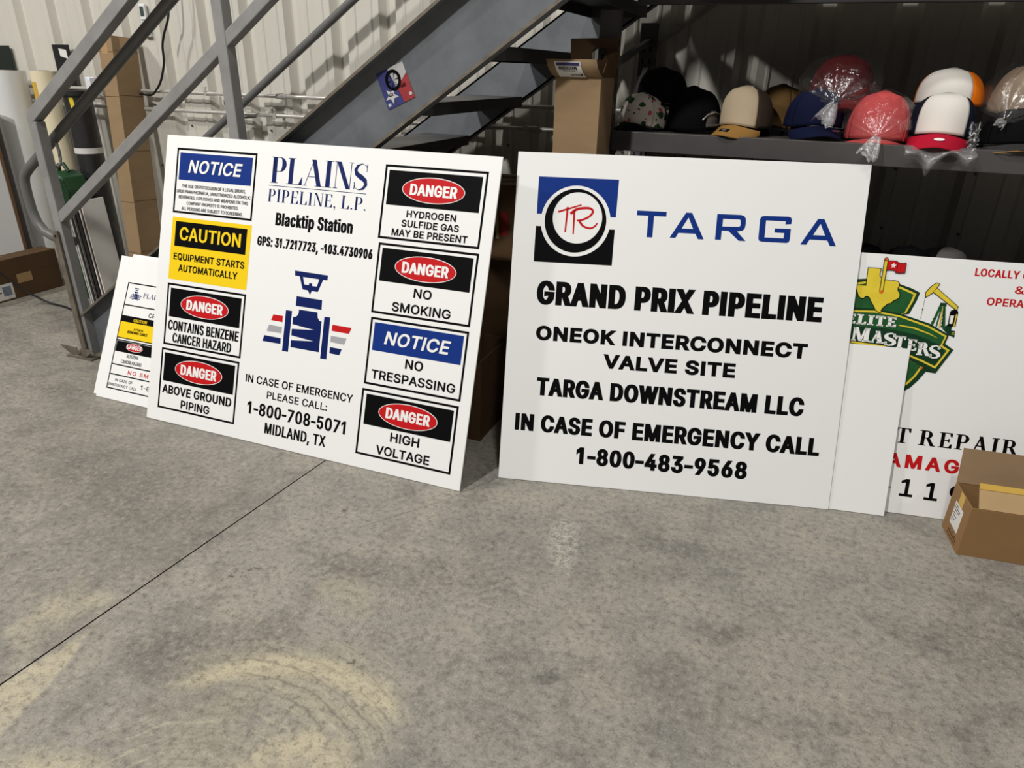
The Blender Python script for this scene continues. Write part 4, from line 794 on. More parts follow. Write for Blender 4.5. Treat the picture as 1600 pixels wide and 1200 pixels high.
def stringer(yw, yf, ztop=ztop):
    """channel: web plane yw, flanges to yf; plumb-cut at the bottom"""
    def fn(b):
        U0 = -3.335; t = .008; s = 1 if yf > yw else -1
        lo = lambda u: max(0.0, zbot(u))
        P = [(U0, 0.0), (U0, ztop(U0)), (UE, ztop(UE)), (UE, zbot(UE)), (-2.157 / SL, 0.0)]
        ya, yb = (yw, yw + t * s)
        n = len(P)
        b.add([(x, ya, z) for x, z in P] + [(x, yb, z) for x, z in P], [tuple(range(n)), tuple(range(2 * n - 1, n - 1, -1))] + [(i, (i + 1) % n, n + (i + 1) % n, n + i) for i in range(n)], M_steel)
        for f, z0 in ((ztop, -.010), (zbot, 0.0)):
            a = U0 if f is not zbot else -2.157 / SL
            q = [(a, f(a) + z0), (UE, f(UE) + z0), (UE, f(UE) + z0 + .010), (a, f(a) + z0 + .010)]
            b.add([(x, yw, z) for x, z in q] + [(x, yf, z) for x, z in q], [(0, 1, 2, 3), (7, 6, 5, 4), (0, 4, 5, 1), (1, 5, 6, 2), (2, 6, 7, 3), (3, 7, 4, 0)], M_steel)
            e = .0012
            b.add([(q[0][0], yf - e * (1 if yf < yw else -1), q[0][1] - e), (q[1][0], yf - e * (1 if yf < yw else -1), q[1][1] - e), (q[2][0], yf - e * (1 if yf < yw else -1), q[2][1] + e), (q[3][0], yf - e * (1 if yf < yw else -1), q[3][1] + e)], [(0, 1, 2, 3)], M_edge)
    return fn
st_part('stringer', stringer(2.418, VF))
st_part('stringer', stringer(3.345, 3.40, lambda u: SL * u + 2.405))
RISE = .1886; RUN = .2815
M_tread = mat('dark_tread_paint', (66, 66, 67), 0.5, vary=0.2, scale=12)
for k in range(1, 12):
    ub = -1.27 + (k - 7) * RUN; uf = ub - .252; z = RISE * k
    def tr(b):
        b.box((uf, 2.422, z - .005), (ub, 3.337, z), M_tread)
        b.box((uf, 2.422, z - .045), (uf + .005, 3.337, z - .005), M_tread)
        b.box((ub - .005, 2.422, z - .045), (ub, 3.337, z - .005), M_tread)
        for y in (2.422, 3.331): b.box((uf + .005, y, z - .045), (ub - .005, y + .006, z - .005), M_tread)
    st_part('tread', tr)
RS = .672                                               # rail slope
zr_top = lambda u: 1.192 + RS * (u + 3.335)
zr_mid = lambda u: .708 + RS * (u + 3.344)
PW = .0508; PY = VF + .028
def post(u, z0, z1):
    return lambda b: b.box((u - PW / 2, PY - PW / 2, z0), (u + PW / 2, PY + PW / 2, z1), M_tube)
st_part('newel_post', post(-3.335, 0.0, 1.170), bevel=.004)
st_part('post', post(-2.157, ztop(-2.157) - .02, 2.05), bevel=.004)
st_part('post', post(-1.0, ztop(-1.0) - .02, 2.75), bevel=.004)
def top_rail(b):
    hv = PW / 2 * math.hypot(1, RS); ua = -3.335 - PW / 2 - .001
    P = [(ua, zr_top(ua) - hv), (-.6, zr_top(-.6) - hv), (-.6, zr_top(-.6) + hv), (ua + .012, zr_top(ua + .012) + hv), (ua, zr_top(ua) + hv - .014)]
    b.add([(x, PY - PW / 2 - .0004, z) for x, z in P] + [(x, PY + PW / 2 + .0004, z) for x, z in P], [(0, 1, 2, 3, 4), (9, 8, 7, 6, 5)] + [(i, (i + 1) % 5, 5 + (i + 1) % 5, 5 + i) for i in range(5)], M_tube)
st_part('top_rail', top_rail, bevel=.003)
st_part('middle_rail', lambda b: b.sqtube((-3.32, PY, zr_mid(-3.32)), (-.6, PY, zr_mid(-.6)), PW * .9, M_tube, h=PW * .9), bevel=.004)
gy = 2.475                                             # the grab rail runs on the inner side of the posts
def grab(b):
    P = [(-1.0, gy, 1.655 + .664 * 1.507), (-2.507, gy, 1.655), (-3.419, gy, 1.049), (-3.600, gy, .930), (-3.640, gy, .897), (-3.655, gy, .862), (-3.659, gy, .80), (-3.656, gy, .72), (-3.640, gy, .657), (-3.600, gy, .613), (-3.542, gy, .592), (-3.469, gy, .585), (-3.393, gy, .582)]
    b.tube(P, .0235, M_rail, 18)
st_part('grab_rail', grab)
st_part('rail_bracket', lambda b: b.tube([(-3.350, 2.47, 1.070), (-3.332, 2.462, 1.03), (-3.312, 2.445, 1.000), (-3.304, 2.432, .975), (-3.316, 2.422, .962), (-3.345, 2.400, .959)], .0075, M_rail, 10))
st_part('rail_bracket', lambda b: b.tube([(-3.45, gy, .585), (-3.42, gy - .02, .585), (-3.36, 2.41, .585)], .012, M_rail, 10))
def face_plate(b):
    b.box((-3.366, VF - .012, .012), (-3.330, VF - .002, .665), M_edge)
    b.tube([(-3.348, VF - .012, .64), (-3.348, VF - .016, .64)], .006, M_dark, 10)
st_part('face_plate', face_plate, bevel=.0015)
def foot(b):
    b.box((-3.43, VF - .055, 0), (-3.25, VF + .09, .008), M_edge)
    for s in (-1, 1):
        b.add([(-3.348, VF - .04, .008), (-3.348 + s * .012, VF - .04, .008), (-3.348 + s * .012, VF - .04, .055), (-3.348 + s * .115, VF - .05, .062), (-3.348 + s * .115, VF - .05, .056), (-3.348 + s * .05, VF - .045, .012)],
              [(0, 1, 5), (1, 2, 3, 4, 5)], M_edge)
    b.tube([(-3.347, VF - .03, .03), (-3.347, VF - .040, .03)], .010, M_edge, 12)
st_part('foot_bracket', foot, solid=.004)

# handrail on the wall side
WR = thing('wall_handrail', 'grey pipe handrail along the wall side of the staircase', 'handrail', (-2.6, 3.40, 1.45))
def wr(b):
    f = lambda u: 1.028 + .655 * (u + 3.31)
    b.tube([(-3.45, 3.40, f(-3.45) - .02), (-3.42, 3.40, f(-3.42)), (-.6, 3.40, f(-.6))], .0215, M_rail, 14)
    b.v = [(x + 2.6, y - 3.40, z - 1.45) for x, y, z in b.v]
q = MB(); wr(q); q.build('pipe', WR)
for u in (-3.05, -1.75):
    q = MB(); z = 1.028 + .655 * (u + 3.31); q.tube([(u + 2.6, 0, z - 1.45), (u + 2.6, .02, z - 1.45 - .05), (u + 2.6, .145, z - 1.45 - .05)], .007, M_rail, 8); q.build('bracket', WR)

# sticker card on the stringer
STK = thing('sticker', 'small blue, white and red flyer with a white star stuck on the stair stringer', 'sticker', mtx=Matrix(((1, 0, 0, -1.449), (0, 0, -1, 2.4088), (0, 1, 0, 1.289), (0, 0, 0, 1))))
KS_b = mat('flyer_blue', (60, 64, 122), .4, vary=.3, scale=30); KS_r = mat('flyer_red', (160, 56, 60), .4, vary=.2, scale=30); KS_w = mat('flyer_white', (190, 188, 188), .4)
def flyer(b):
    # local x,y from lower-left corner of the tilted card
    A = Vector((0, 0)); B = Vector((.114, .050)); C = Vector((.066, .167)); D = Vector((-.047, .122))
    P = lambda s, t: tuple((A * (1 - s) + B * s) * (1 - t) + (D * (1 - s) + C * s) * t)
    z = .0006
    b.box((0, 0, 0), (0, 0, 0), KS_w) if False else None
    Q = lambda L: [P(*p) for p in L]
    flat(b, [Q([(0, 0), (0, 1), (1, 1), (1, 0)])], KS_w, z)
    flat(b, [Q([(0, 0), (0, 1), (.42, 1), (.62, .0)])], KS_b, 2 * z)
    flat(b, [Q([(.62, 0), (.52, .42), (1, .70), (1, 0)])], KS_r, 2 * z)
    cx, cy = P(.50, .66)
    flat(b, [ell(cx, cy, .033, .036, 28), ell(cx, cy, .022, .025, 28)], K_black, 4 * z)
    for a in (20, 80, 140, 200, 265, 320):
        r = math.radians(a); flat(b, [[(cx, cy), (cx + .024 * math.cos(r + .07), cy + .026 * math.sin(r + .07)), (cx + .024 * math.cos(r - .07), cy + .026 * math.sin(r - .07))]], K_black, 5 * z)
    sx, sy = P(.28, .30); flat(b, [star(sx, sy, .030, .35)], KS_w, 4 * z)
    ang = math.atan2(B.y, B.x)
    c_, s_ = math.cos(ang), math.sin(ang)
    t = MB(); words(t, '432', 0, .020, 0, .011, K_black, 5 * z, .2, .17); b.add([(sx - .010 + x * c_ - y * s_, sy - .006 + x * s_ + y * c_, zz) for x, y, zz in t.v], t.f, K_black)
    t = MB(); words(t, '1452', 0, .024, 0, .011, K_black, 5 * z, .2, .17); tx, ty = P(.66, .38); b.add([(tx + x * c_ - y * s_, ty + x * s_ + y * c_, zz) for x, y, zz in t.v], t.f, K_black)
    for s0, t0 in ((.06, .06), (.86, .10)): flat(b, [Q([(s0, t0), (s0, t0 + .08), (s0 + .1, t0 + .08), (s0 + .1, t0)])], KS_w, 4 * z)
part('printed_card', STK, flyer)

# ------------------------------------------------------------------ storage rack with cap shelf
M_rack = mat('dark_grey_rack_steel', (78, 75, 74), 0.5, vary=0.12, scale=9)
M_rackd = mat('black_rack_steel', (40, 39, 40), 0.5)
M_deck = mat('shelf_deck', (70, 66, 62), 0.6, vary=0.2, scale=6)
M_hole = mat('rack_slot', (10, 10, 10), 0.9)
RK = thing('storage_rack', 'dark grey steel shelving rack holding caps, behind the white signs', 'rack', (-.68, 2.75, 0))
RL = Matrix.Translation((.68, -2.75, 0))
def rk(name, fn, parent=RK, **k):
    b = MB(); fn(b); b.v = [tuple(RL @ Vector(p)) for p in b.v]; return b.build(name, parent, **k)
RX1 = 1.83
def upright(x0, y0, front):
    def fn(b):
        b.box((x0, y0, 0), (x0 + .071, y0 + .05, 1.64), M_rack)
        b.box((x0 - .02, y0 - .01, 0), (x0 + .09, y0 + .06, .006), M_rack)
        for i in range(3, 31):
            z = i * .0508
            for dx in (.012, .045):
                for y in ((y0 - .0006,) if front else (y0 - .0006,)):
                    b.add([(x0 + dx, y, z), (x0 + dx + .014, y, z), (x0 + dx + .011, y, z + .022), (x0 + dx + .003, y, z + .022)], [(0, 1, 2, 3)], M_hole)
            b.add([(x0 + .0716, y0 + .018, z), (x0 + .0716, y0 + .030, z), (x0 + .0716, y0 + .028, z + .024), (x0 + .0716, y0 + .020, z + .024)], [(0, 1, 2, 3)], M_hole)
    return fn
for x in (-.751, RX1):
    rk('upright_post', upright(x, 2.75, True)); rk('upright_post', upright(x - .004, 3.47, False))
    for z0, z1 in ((.15, .60), (.60, 1.05), (1.05, 1.45), (1.45, 1.60)):
        rk('frame_brace', lambda b: b.sqtube((x + .035, 2.80, z0), (x + .035, 3.47, z1 if z0 != 1.45 else 1.565), .022, M_rack, up=(1, 0, 0)))
for z in (1.2325, .722):
    def beam(y0, y1):
        def fn(b):
            b.box((-.679, y0, z - .070), (RX1 - .001, y1, z), M_rack)
        return fn
    rk('beam', beam(2.752, 2.786), bevel=.002); rk('beam', beam(3.484, 3.516), bevel=.002)
    rk('shelf_deck', lambda b: b.box((-.675, 2.788, z - .024), (RX1 - .005, 3.482, z - .004), M_deck))
rk('beam', lambda b: b.box((-.62, 2.752, 1.656), (RX1, 2.786, 1.74), M_rackd), bevel=.002)
rk('beam', lambda b: b.box((-.56, 3.484, 1.742), (RX1, 3.516, 1.80), M_rackd))
rk('shelf_deck', lambda b: b.box((-.60, 2.788, 1.722), (RX1, 3.540, 1.740), M_rackd))  # top deck stretched left and back to the wall to block stray light
rk('back_brace', lambda b: (b.sqtube((-.70, 3.522, 1.545), (-.44, 3.522, 1.72), .014, mat('galvanised', (150, 146, 138), .4, .6), up=(0, 1, 0)), b.box((-.615, 3.514, 1.605), (-.590, 3.530, 1.635), mat('galvanised', (150, 146, 138)))))

# ------------------------------------------------------------------ caps
SHELF = 1.2287
def cap(name, label, loc, yaw, front, back, brim_m, under=None, a=.092, d=.098, h=.138, tall=3.3, low=2.55, scale=1.0, tilt=0.0, brim_len=.070, arch=.030, droop=.022, button=None, roll=0.0, group=None, brim=True, seam=True, fa=60):
    """baseball cap; brim towards local -y"""
    root = thing(name, label, 'cap', group=group or 'caps on the shelf')
    root.matrix_world = Matrix.Translation(loc) @ Matrix.Rotation(yaw, 4, 'Z') @ Matrix.Rotation(tilt, 4, 'X') @ Matrix.Rotation(roll, 4, 'Y') @ Matrix.Scale(scale, 4)
    NT, NS = 48, 12
    def surf(th, s, off=0.0):
        fr = max(0.0, -math.sin(th)) ** 1.2
        p = low + (tall - low) * fr
        r = (max(0.0, 1 - s ** p)) ** (1 / p if p > 2 else .5)
        wob = 1 + .012 * math.sin(3 * th + s * 4)
        hh = h * (1 + .06 * fr * s)
        lift = .012 * (1 - s) * max(0, -math.sin(th)) ** 3
        return Vector(((a + off) * r * math.cos(th) * wob, (d + off) * r * math.sin(th) * wob, hh * s + lift))
    FA = math.radians(fa)
    def shell(name, t0, t1, m, n):
        b = MB(); b.grid(lambda i, j: surf(t0 + (t1 - t0) * i / (n - 1), j / NS if j < NS else .9985), n, NS + 1, m); return b.build(name, root, solid=.002, merge=True)
    shell('front_panel', -PI / 2 - FA, -PI / 2 + FA, front, 20)
    shell('back_panel', -PI / 2 + FA, 1.5 * PI - FA, back, 34)
    b = MB(); b.grid(lambda i, j: Vector((.009 * math.cos(2 * PI * j / 12) * (1 - (i / 4) ** 2) ** .5 if i < 4 else 0, .009 * math.sin(2 * PI * j / 12) * (1 - (i / 4) ** 2) ** .5 if i < 4 else 0, h + .001 + .006 * i / 4)), 5, 12, button or back, closed=True); b.build('button', root)
    if brim:
        b = MB(); BA = math.radians(66)
        def bs(i, j, off):
            th = -PI / 2 - BA + 2 * BA * i / 22; t = j / 6
            c = math.cos((th + PI / 2) / BA * PI / 2) ** .55 if abs(th + PI / 2) < BA - 1e-6 else 0
            p = surf(th, 0.0, .001)
            x = p.x * (1 + .05 * t * c); y = p.y - brim_len * t * c
            z = p.z - arch * (abs(x) / a) ** 1.8 * (.35 + .65 * t) - droop * t * c - .003 + off
            return Vector((x, y, z))
        b.grid(lambda i, j: bs(i, j, .0018), 23, 7, brim_m); b.grid(lambda i, j: bs(i, j, -.0018), 23, 7, under or brim_m)
        b.grid(lambda i, j: bs(i, 6, .0018 - .0036 * j), 23, 2, brim_m)
        b.build('brim', root)
    if seam:
        b = MB()
        for th in (-PI / 2 - FA, -PI / 2 + FA, PI / 2 - .5, PI / 2 + .5):
            b.tube([surf(th, s / 10, .0016) for s in range(0, 11)], .0011, back, 5, cap=False)
        b.build('seam', root)
    return root
F_black = mat('black_cap_fabric', (13, 13, 15), .9, spec=.1); F_navy = mat('navy_cap_fabric', (15, 21, 50), .85, spec=.15, bump=.1, scale=120)
F_navyd = mat('dark_navy_mesh', (17, 22, 40), .85, spec=.15, bump=.4, scale=160)
F_beige = mat('beige_cap_fabric', (196, 178, 150), .9, spec=.1, bump=.1, scale=120); F_tanb = mat('tan_brim_fabric', (150, 112, 58), .9, spec=.1)
F_brown = mat('dark_brown_mesh', (62, 50, 42), .9, spec=.1, bump=.4, scale=160); F_olive = mat('brown_cap_fabric', (98, 74, 44), .9, spec=.1)
F_maroon = mat('shaded_maroon_cap_fabric', (80, 9, 11), .85, spec=.15); F_coral = mat('coral_cap_fabric', (206, 84, 84), .85, spec=.15)  # maroon lowered so its colour holds the upper shelf's shade
F_white = mat('white_cap_fabric', (236, 231, 222), .85, spec=.15, bump=.08, scale=120); F_orange = mat('orange_cap_fabric', (240, 122, 16), .85, spec=.15)
F_crim = mat('crimson_brim_fabric', (176, 18, 46), .85, spec=.15); F_taupe = mat('taupe_cap_fabric', (158, 138, 118), .9, spec=.1)
F_grey = mat('grey_mesh', (96, 92, 90), .9, bump=.4, scale=160)
def floral():
    m = mat('leaf_print_fabric', (226, 216, 202), .9)
    nt = m.node_tree; N = nt.nodes; L = nt.links; b = N['Principled BSDF']; tc = N.new('ShaderNodeTexCoord')
    last = None
    for sc_, off, thr, col in ((21, (0.013, 0, 0.02), .34, (38, 74, 40)), (25, (.3, .2, .1), .24, (214, 92, 104)), (41, (.7, .1, .4), .16, (30, 50, 34))):
        mp = N.new('ShaderNodeMapping'); mp.inputs['Location'].default_value = off; L.new(tc.outputs['Object'], mp.inputs[0])
        v = N.new('ShaderNodeTexVoronoi'); v.inputs['Scale'].default_value = sc_; v.inputs['Randomness'].default_value = .8; L.new(mp.outputs[0], v.inputs['Vector'])
        w = N.new('ShaderNodeTexNoise'); w.inputs['Scale'].default_value = 70; L.new(tc.outputs['Object'], w.inputs['Vector'])
        ad = N.new('ShaderNodeMath'); ad.operation = 'MULTIPLY_ADD'; ad.inputs[1].default_value = .35; L.new(w.outputs['Fac'], ad.inputs[0]); L.new(v.outputs['Distance'], ad.inputs[2])
        lt = N.new('ShaderNodeMath'); lt.operation = 'LESS_THAN'; lt.inputs[1].default_value = thr + .17; L.new(ad.outputs[0], lt.inputs[0])
        mx = N.new('ShaderNodeMix'); mx.data_type = 'RGBA'; mx.inputs[7].default_value = (*lin(col), 1); L.new(lt.outputs[0], mx.inputs[0])
        if last is None: mx.inputs[6].default_value = b.inputs['Base Color'].default_value
        else: L.new(last, mx.inputs[6])
        last = mx.outputs[2]
    L.new(last, b.inputs['Base Color']); return m
F_floral = floral()
R_ = math.radians
Z = SHELF
def brim_mark(cp, items, slope):
    b = MB(); b.keep = True
    for poly, m, z0 in items:
        n0 = len(b.v); flat(b, [poly], m, z0); yc = sum(p[1] for p in poly) / len(poly)
        b.v[n0:] = [(x, y, z + slope * (y - yc)) for x, y, z in b.v[n0:]]
    b.build('brim_sticker', cp)
cap('baseball_cap', 'white cap with green leaf and pink flamingo print, leftmost on the shelf', (-.598, 2.930, Z + .012), R_(-24), F_floral, F_floral, F_black, h=.118, a=.094, brim_len=.058, tilt=R_(-4))
cap('baseball_cap', 'plain black cap stacked on top of the leaf print cap', (-.545, 3.010, Z + .098), R_(-22), F_black, F_black, F_black, h=.126, a=.098, d=.100, brim_len=.02, droop=.004, arch=.006)
ck = cap('baseball_cap', 'black cap turned backwards to the right of the leaf print cap', (-.402, 2.945, Z + .010), R_(-128), F_black, F_black, F_black, h=.148, a=.098, d=.104, brim_len=.06)
b = MB(); b.tube([(-.046, .0945, .040), (-.030, .1035, .060), (0, .1075, .068), (.030, .1035, .060), (.046, .0945, .040)], .0035, mat('silver_buckle', (190, 188, 184), .3, .7), 6); b.tube([(-.032, .106, .020), (.0, .110, .020), (.032, .106, .020)], .006, F_grey, 6); b.build('back_strap', ck)
b = MB(); b.grid(lambda i, j: Vector(((.098 + .0035) * (1 - (.5 * i / 6) ** 2.55) ** (1 / 2.55) * math.cos(PI / 2 + (-.34 + .68 * j / 10) * (1 - (i / 6) ** 2 * .9) ** .5), (.104 + .0035) * (1 - (.5 * i / 6) ** 2.55) ** (1 / 2.55) * math.sin(PI / 2 + (-.34 + .68 * j / 10) * (1 - (i / 6) ** 2 * .9) ** .5), .022 + .050 * i / 6)), 7, 11, F_grey); b.build('back_opening', ck)
cb = cap('baseball_cap', 'beige front trucker cap with tan brim and brown mesh', (-.203, 2.900, Z + .030), R_(-26), F_beige, F_brown, F_tanb, h=.136, tall=3.8, a=.094, brim_len=.074, under=F_black, arch=.024, droop=.030, fa=54)
brim_mark(cb, [(rect(-.018, -.152, .018, -.132), F_black, -.0052), (rect(-.009, -.148, .009, -.139), F_grey, -.0045)], .40)
cap('baseball_cap', 'brown cap tucked behind the beige trucker cap', (-.086, 3.080, Z + .022), R_(-40), F_olive, F_olive, F_black, h=.150, a=.096)
cn = cap('baseball_cap', 'navy blue cap below the bagged dark red cap', (.030, 2.915, Z + .040), R_(14), F_navy, F_navy, F_navy, h=.124, a=.100, d=.100, arch=.030, brim_len=.072, droop=.026)
brim_mark(cn, [(rect(.036, -.138, .060, -.126), mat('maroon_tag', (92, 40, 52), .7), -.0030)], .36)
cap('baseball_cap', 'dark red cap in a tied clear bag, stacked above the navy and coral caps', (.100, 2.985, Z + .142), R_(8), F_maroon, F_maroon, F_maroon, h=.138, a=.104, d=.098, brim_len=.035, tilt=R_(8))
cap('baseball_cap', 'coral pink cap in a tied clear bag at the front of the shelf', (.243, 2.885, Z + .012), R_(-4), F_coral, F_coral, F_coral, h=.150, a=.102, d=.098, brim_len=.022, tilt=R_(2), droop=.008)
cw = cap('baseball_cap', 'white front trucker cap with navy mesh and crimson brim', (.436, 2.875, Z + .034), R_(-8), F_white, F_navyd, F_crim, h=.128, tall=4.4, a=.100, d=.098, arch=.034, brim_len=.080, under=F_crim, droop=.034, fa=47)
brim_mark(cw, [(ell(.004, -.140, .016, .008, 20), K_white, -.0040)], .42)
cap('baseball_cap', 'white and orange cap with dark brim stacked on the crimson brimmed cap', (.452, 2.975, Z + .128), R_(-28), F_white, F_orange, F_navyd, h=.112, tall=2.9, a=.104, d=.100, arch=.018, brim_len=.060, button=F_orange, droop=.012)
ct = cap('baseball_cap', 'taupe cap with black brim inside a clear bag, stacked at the right edge', (.672, 2.945, Z + .112), R_(12), F_taupe, F_taupe, F_black, h=.148, a=.102, d=.1, brim_len=.060, droop=.034, tilt=R_(4))
brim_mark(ct, [([(-.012, -.146), (-.002, -.134), (.010, -.137), (.014, -.146), (.002, -.152)], mat('teal_mark', (60, 190, 200), .5), -.0100)], .56)
ca = cap('baseball_cap', 'black cap with orange brim edging, below the bagged taupe cap', (.668, 2.895, Z + .014), R_(2), F_black, F_black, mat('charcoal_brim', (42, 40, 40), .85), h=.115, a=.108, d=.100, arch=.024, brim_len=.062, droop=.012)
b = MB(); b.tube([(.108 * .92 * math.sin(t) * 1.03, -.098 - .062 * max(0, math.cos(t)) ** .62, .003 - .024 * (.92 * math.sin(t)) ** 2 - .010 * max(0, math.cos(t)) ** .5) for t in [x * .13 for x in range(-11, 12)]], .0018, F_tanb, 6); b.build('brim_edging', ca)
for i, (x, y, lab) in enumerate(((.462, 3.02, 'black cap on the lower shelf behind the shield sign, left one'), (.585, 3.06, 'black cap on the lower shelf behind the shield sign, right one'), (.285, 2.98, 'black cap on the lower shelf beside the square sign edge'))):
    cap('baseball_cap', lab, (x, y, .722), R_(30 * i), F_black if i != 1 else F_grey, F_black, F_black, h=.128, group='caps on the lower shelf')

# ------------------------------------------------------------------ clear plastic bags
P_film = plastic_film('clear_plastic_film', .012, .05, .22)
P_wrap = plastic_film('thin_clear_wrap', .012, .03, .15)
P_gather = plastic_film('gathered_plastic_film', .035, .07, .26)
P_tail = plastic_film('crumpled_plastic_tail', .17, .10, .35, 60, .9)
def bag(label, c, rx, ry, rz, knot, tail, pl=13, seed=0, film=None, tw=.030, lean=0.0):
    root = thing('plastic_bag', label, 'plastic bag', c, 'clear bags around caps')
    c = Vector(c); k = Vector(knot) - c; tl = Vector(tail) - c
    ax = k.normalized(); s1 = ax.orthogonal().normalized(); s1 = Vector((0, 0, 1)).cross(ax).normalized(); s2 = ax.cross(s1)
    NR, NA = 30, 64
    def f(i, j):
        t = i / (NR - 1); th = 2 * PI * j / NA
        al = PI * min(1.0, t / .80)                    # from the back pole towards the knot side
        base = (ax * -math.cos(al) + (s1 * math.cos(th) + s2 * math.sin(th)) * math.sin(al))
        p = Vector((base.x * rx, base.y * ry, base.z * rz))
        e = max(0.0, (t - .42) / .58)
        if e > 0:
            # gather towards the knot
            dirv = (s1 * math.cos(th) + s2 * math.sin(th)); dirv = Vector((dirv.x * rx, dirv.y * ry, dirv.z * rz))
            al2 = PI * .42 / .80 + (PI * .5) * e * .0
            rr = (1 - e) ** 1.15
            start = Vector((0, 0, 0)) + ax * 0
            al0 = PI * .42 / .80; b0 = (ax * -math.cos(al0) + (s1 * math.cos(th) + s2 * math.sin(th)) * math.sin(al0)); p0 = Vector((b0.x * rx, b0.y * ry, b0.z * rz))
            ee = e ** .9
            p = p0.lerp(k + (s1 * math.cos(th) + s2 * math.sin(th)) * .007, ee) + dirv * (math.sin(PI * e) * .30)
        pleat = math.sin(pl * th + 1.7 * math.sin(2 * th + seed)) * .5 + math.sin((pl + 6) * th + seed) * .35
        amp = .0105 * (0.12 + 1.5 * e) * (1 - e ** 3)
        nz = noise.noise(p * 16 + Vector((seed * 3.1, 0, 0))) * .008 * (1 - e ** 2)
        rad = (p - ax * p.dot(ax)); rad = rad.normalized() if rad.length > 1e-5 else s1
        return p + rad * (pleat * amp + nz)
    b = MB(); b.grid(f, NR - 6, NA, film or P_film, closed=True); b.build('bag_body', root, merge=True)
    b = MB(); b.grid(lambda i, j: f(i + NR - 7, j), 7, NA, P_gather, closed=True); b.build('gathered_pleats', root, merge=True)
    b = MB(); tv = tl - k; ta = tv.normalized(); q1 = ta.cross(Vector((0, -1, 0.2))).normalized(); q2 = ta.cross(q1)
    def g(i, j):
        t = i / 8; th = 2 * PI * j / 24; w = .007 + tw * t ** .7
        p = k + tv * t
        return p + q1 * math.cos(th) * w + q2 * math.sin(th) * (w * .38 + .004 * math.sin(5 * th + seed)) + ta * (.010 * t * math.sin(3 * th + seed) + .006 * math.sin(7 * th))
    b.grid(g, 9, 24, P_tail, closed=True); b.build('tied_neck', root)
    return root
bag('clear tied bag around the dark red cap', (.098, 2.975, SHELF + .195), .140, .118, .098, (.086, 2.795, SHELF + .128), (.060, 2.775, SHELF + .066), 13, 1.0)
bag('clear tied bag around the coral cap', (.243, 2.890, SHELF + .082), .112, .110, .090, (.236, 2.725, SHELF + .030), (.214, 2.706, SHELF - .030), 15, 2.3)
bag('clear bag around the taupe cap at the right edge', (.675, 2.945, SHELF + .172), .132, .125, .100, (.600, 2.80, SHELF + .092), (.585, 2.785, SHELF + .080), 9, 4.1, tw=.012)
# loose bag hanging out below the crimson brimmed cap
bg = thing('plastic_bag', 'loose clear bag hanging over the shelf edge under the crimson brim', 'plastic bag', (.43, 2.735, 1.21), 'clear bags around caps')
def drape(i, j):
    s = j / 26; t = i / 14
    x = -.105 + .205 * s + .012 * math.sin(9 * s) * t
    low = .030 + .052 * math.exp(-((s - .42) / .16) ** 2) + .020 * math.exp(-((s - .88) / .10) ** 2) - .022 * math.exp(-((s - .68) / .1) ** 2)
    z = .024 - t * (low + .010)
    y = -.005 - .030 * math.sin(PI * t) - .012 * math.sin(14 * s + 3 * t) * t - .006 * noise.noise(Vector((x * 40, z * 40, 3))) - .012 * (1 - t)
    if t < .25: y += .05 * (1 - t / .25)
    return Vector((x, y, z))
b = MB(); b.grid(drape, 15, 27, P_tail); b.build('hanging_film', bg)
b = MB(); b.grid(lambda i, j: Vector((.075 + .030 * j / 8 + .006 * math.sin(3 * i), .055 - .05 * i / 12 + .004 * math.sin(j * 2), .10 - .085 * (i / 12) + .004 * math.sin(2 * i + j))), 13, 9, P_film); b.build('side_film', bg)

# ------------------------------------------------------------------ cartons
M_card = mat('corrugated_card', (152, 127, 96), .85, vary=.10, scale=5, spec=.2, stretch=(1, 1, 3))
M_cardd = mat('dark_and_shaded_card', (92, 70, 48), .85, vary=.12, scale=5, spec=.2)  # dark card; on the hidden cartons the darkening stands in for shade
M_cardl = mat('light_corrugated_card', (186, 156, 114), .85, vary=.10, scale=6, spec=.2)
M_kraft = mat('kraft_carton', (146, 112, 73), .8, vary=.08, scale=4, spec=.25)
M_tape = mat('yellow_tape', (204, 164, 62), .35, spec=.5)
M_ctape = mat('clear_packing_tape', (176, 144, 104), .25, spec=.6)
M_label = mat('paper_label', (222, 220, 214), .6)
M_ink = mat('label_ink', (34, 32, 40), .6)
M_purple = mat('label_purple', (44, 36, 92), .6)
M_inkb = mat('carton_print', (66, 44, 28), .8)
M_crease = mat('card_crease', (96, 70, 44), .9)

# open carton at the right
BX = thing('cardboard_box', 'open brown carton with yellow taped flap in front of the shield sign', 'box', (.715, 2.285, 0), rot=(0, 0, .115))
W_, D_, H_ = .46, .165, .183
def boxbody(b, w, d, h, m, t=.004):
    b.box((0, 0, 0), (w, t, h), m); b.box((0, d - t, 0), (w, d, h), m); b.box((0, t, 0), (t, d - t, h), m); b.box((w - t, t, 0), (w, d - t, h), m); b.box((t, t, 0), (w - t, d - t, t), m)
b = MB(); boxbody(b, W_, D_, H_, M_kraft); b.build('carton_body', BX, bevel=.0012)
def plate(P0, P1, P2, P3, t, m):
    """thin quad sheet with thickness t"""
    P = [Vector(p) for p in (P0, P1, P2, P3)]; n = (P[1] - P[0]).cross(P[3] - P[0]).normalized() * t
    q = MB(); q.add(P + [p + n for p in P], [(0, 3, 2, 1), (4, 5, 6, 7), (0, 1, 5, 4), (1, 2, 6, 5), (2, 3, 7, 6), (3, 0, 4, 7)], m); return q
fb = plate((0, D_ - .002, H_), (W_, D_ - .002, H_), (W_, D_ + .028, H_ + .118), (0, D_ + .028, H_ + .118), .0035, M_card).build('flap', BX)
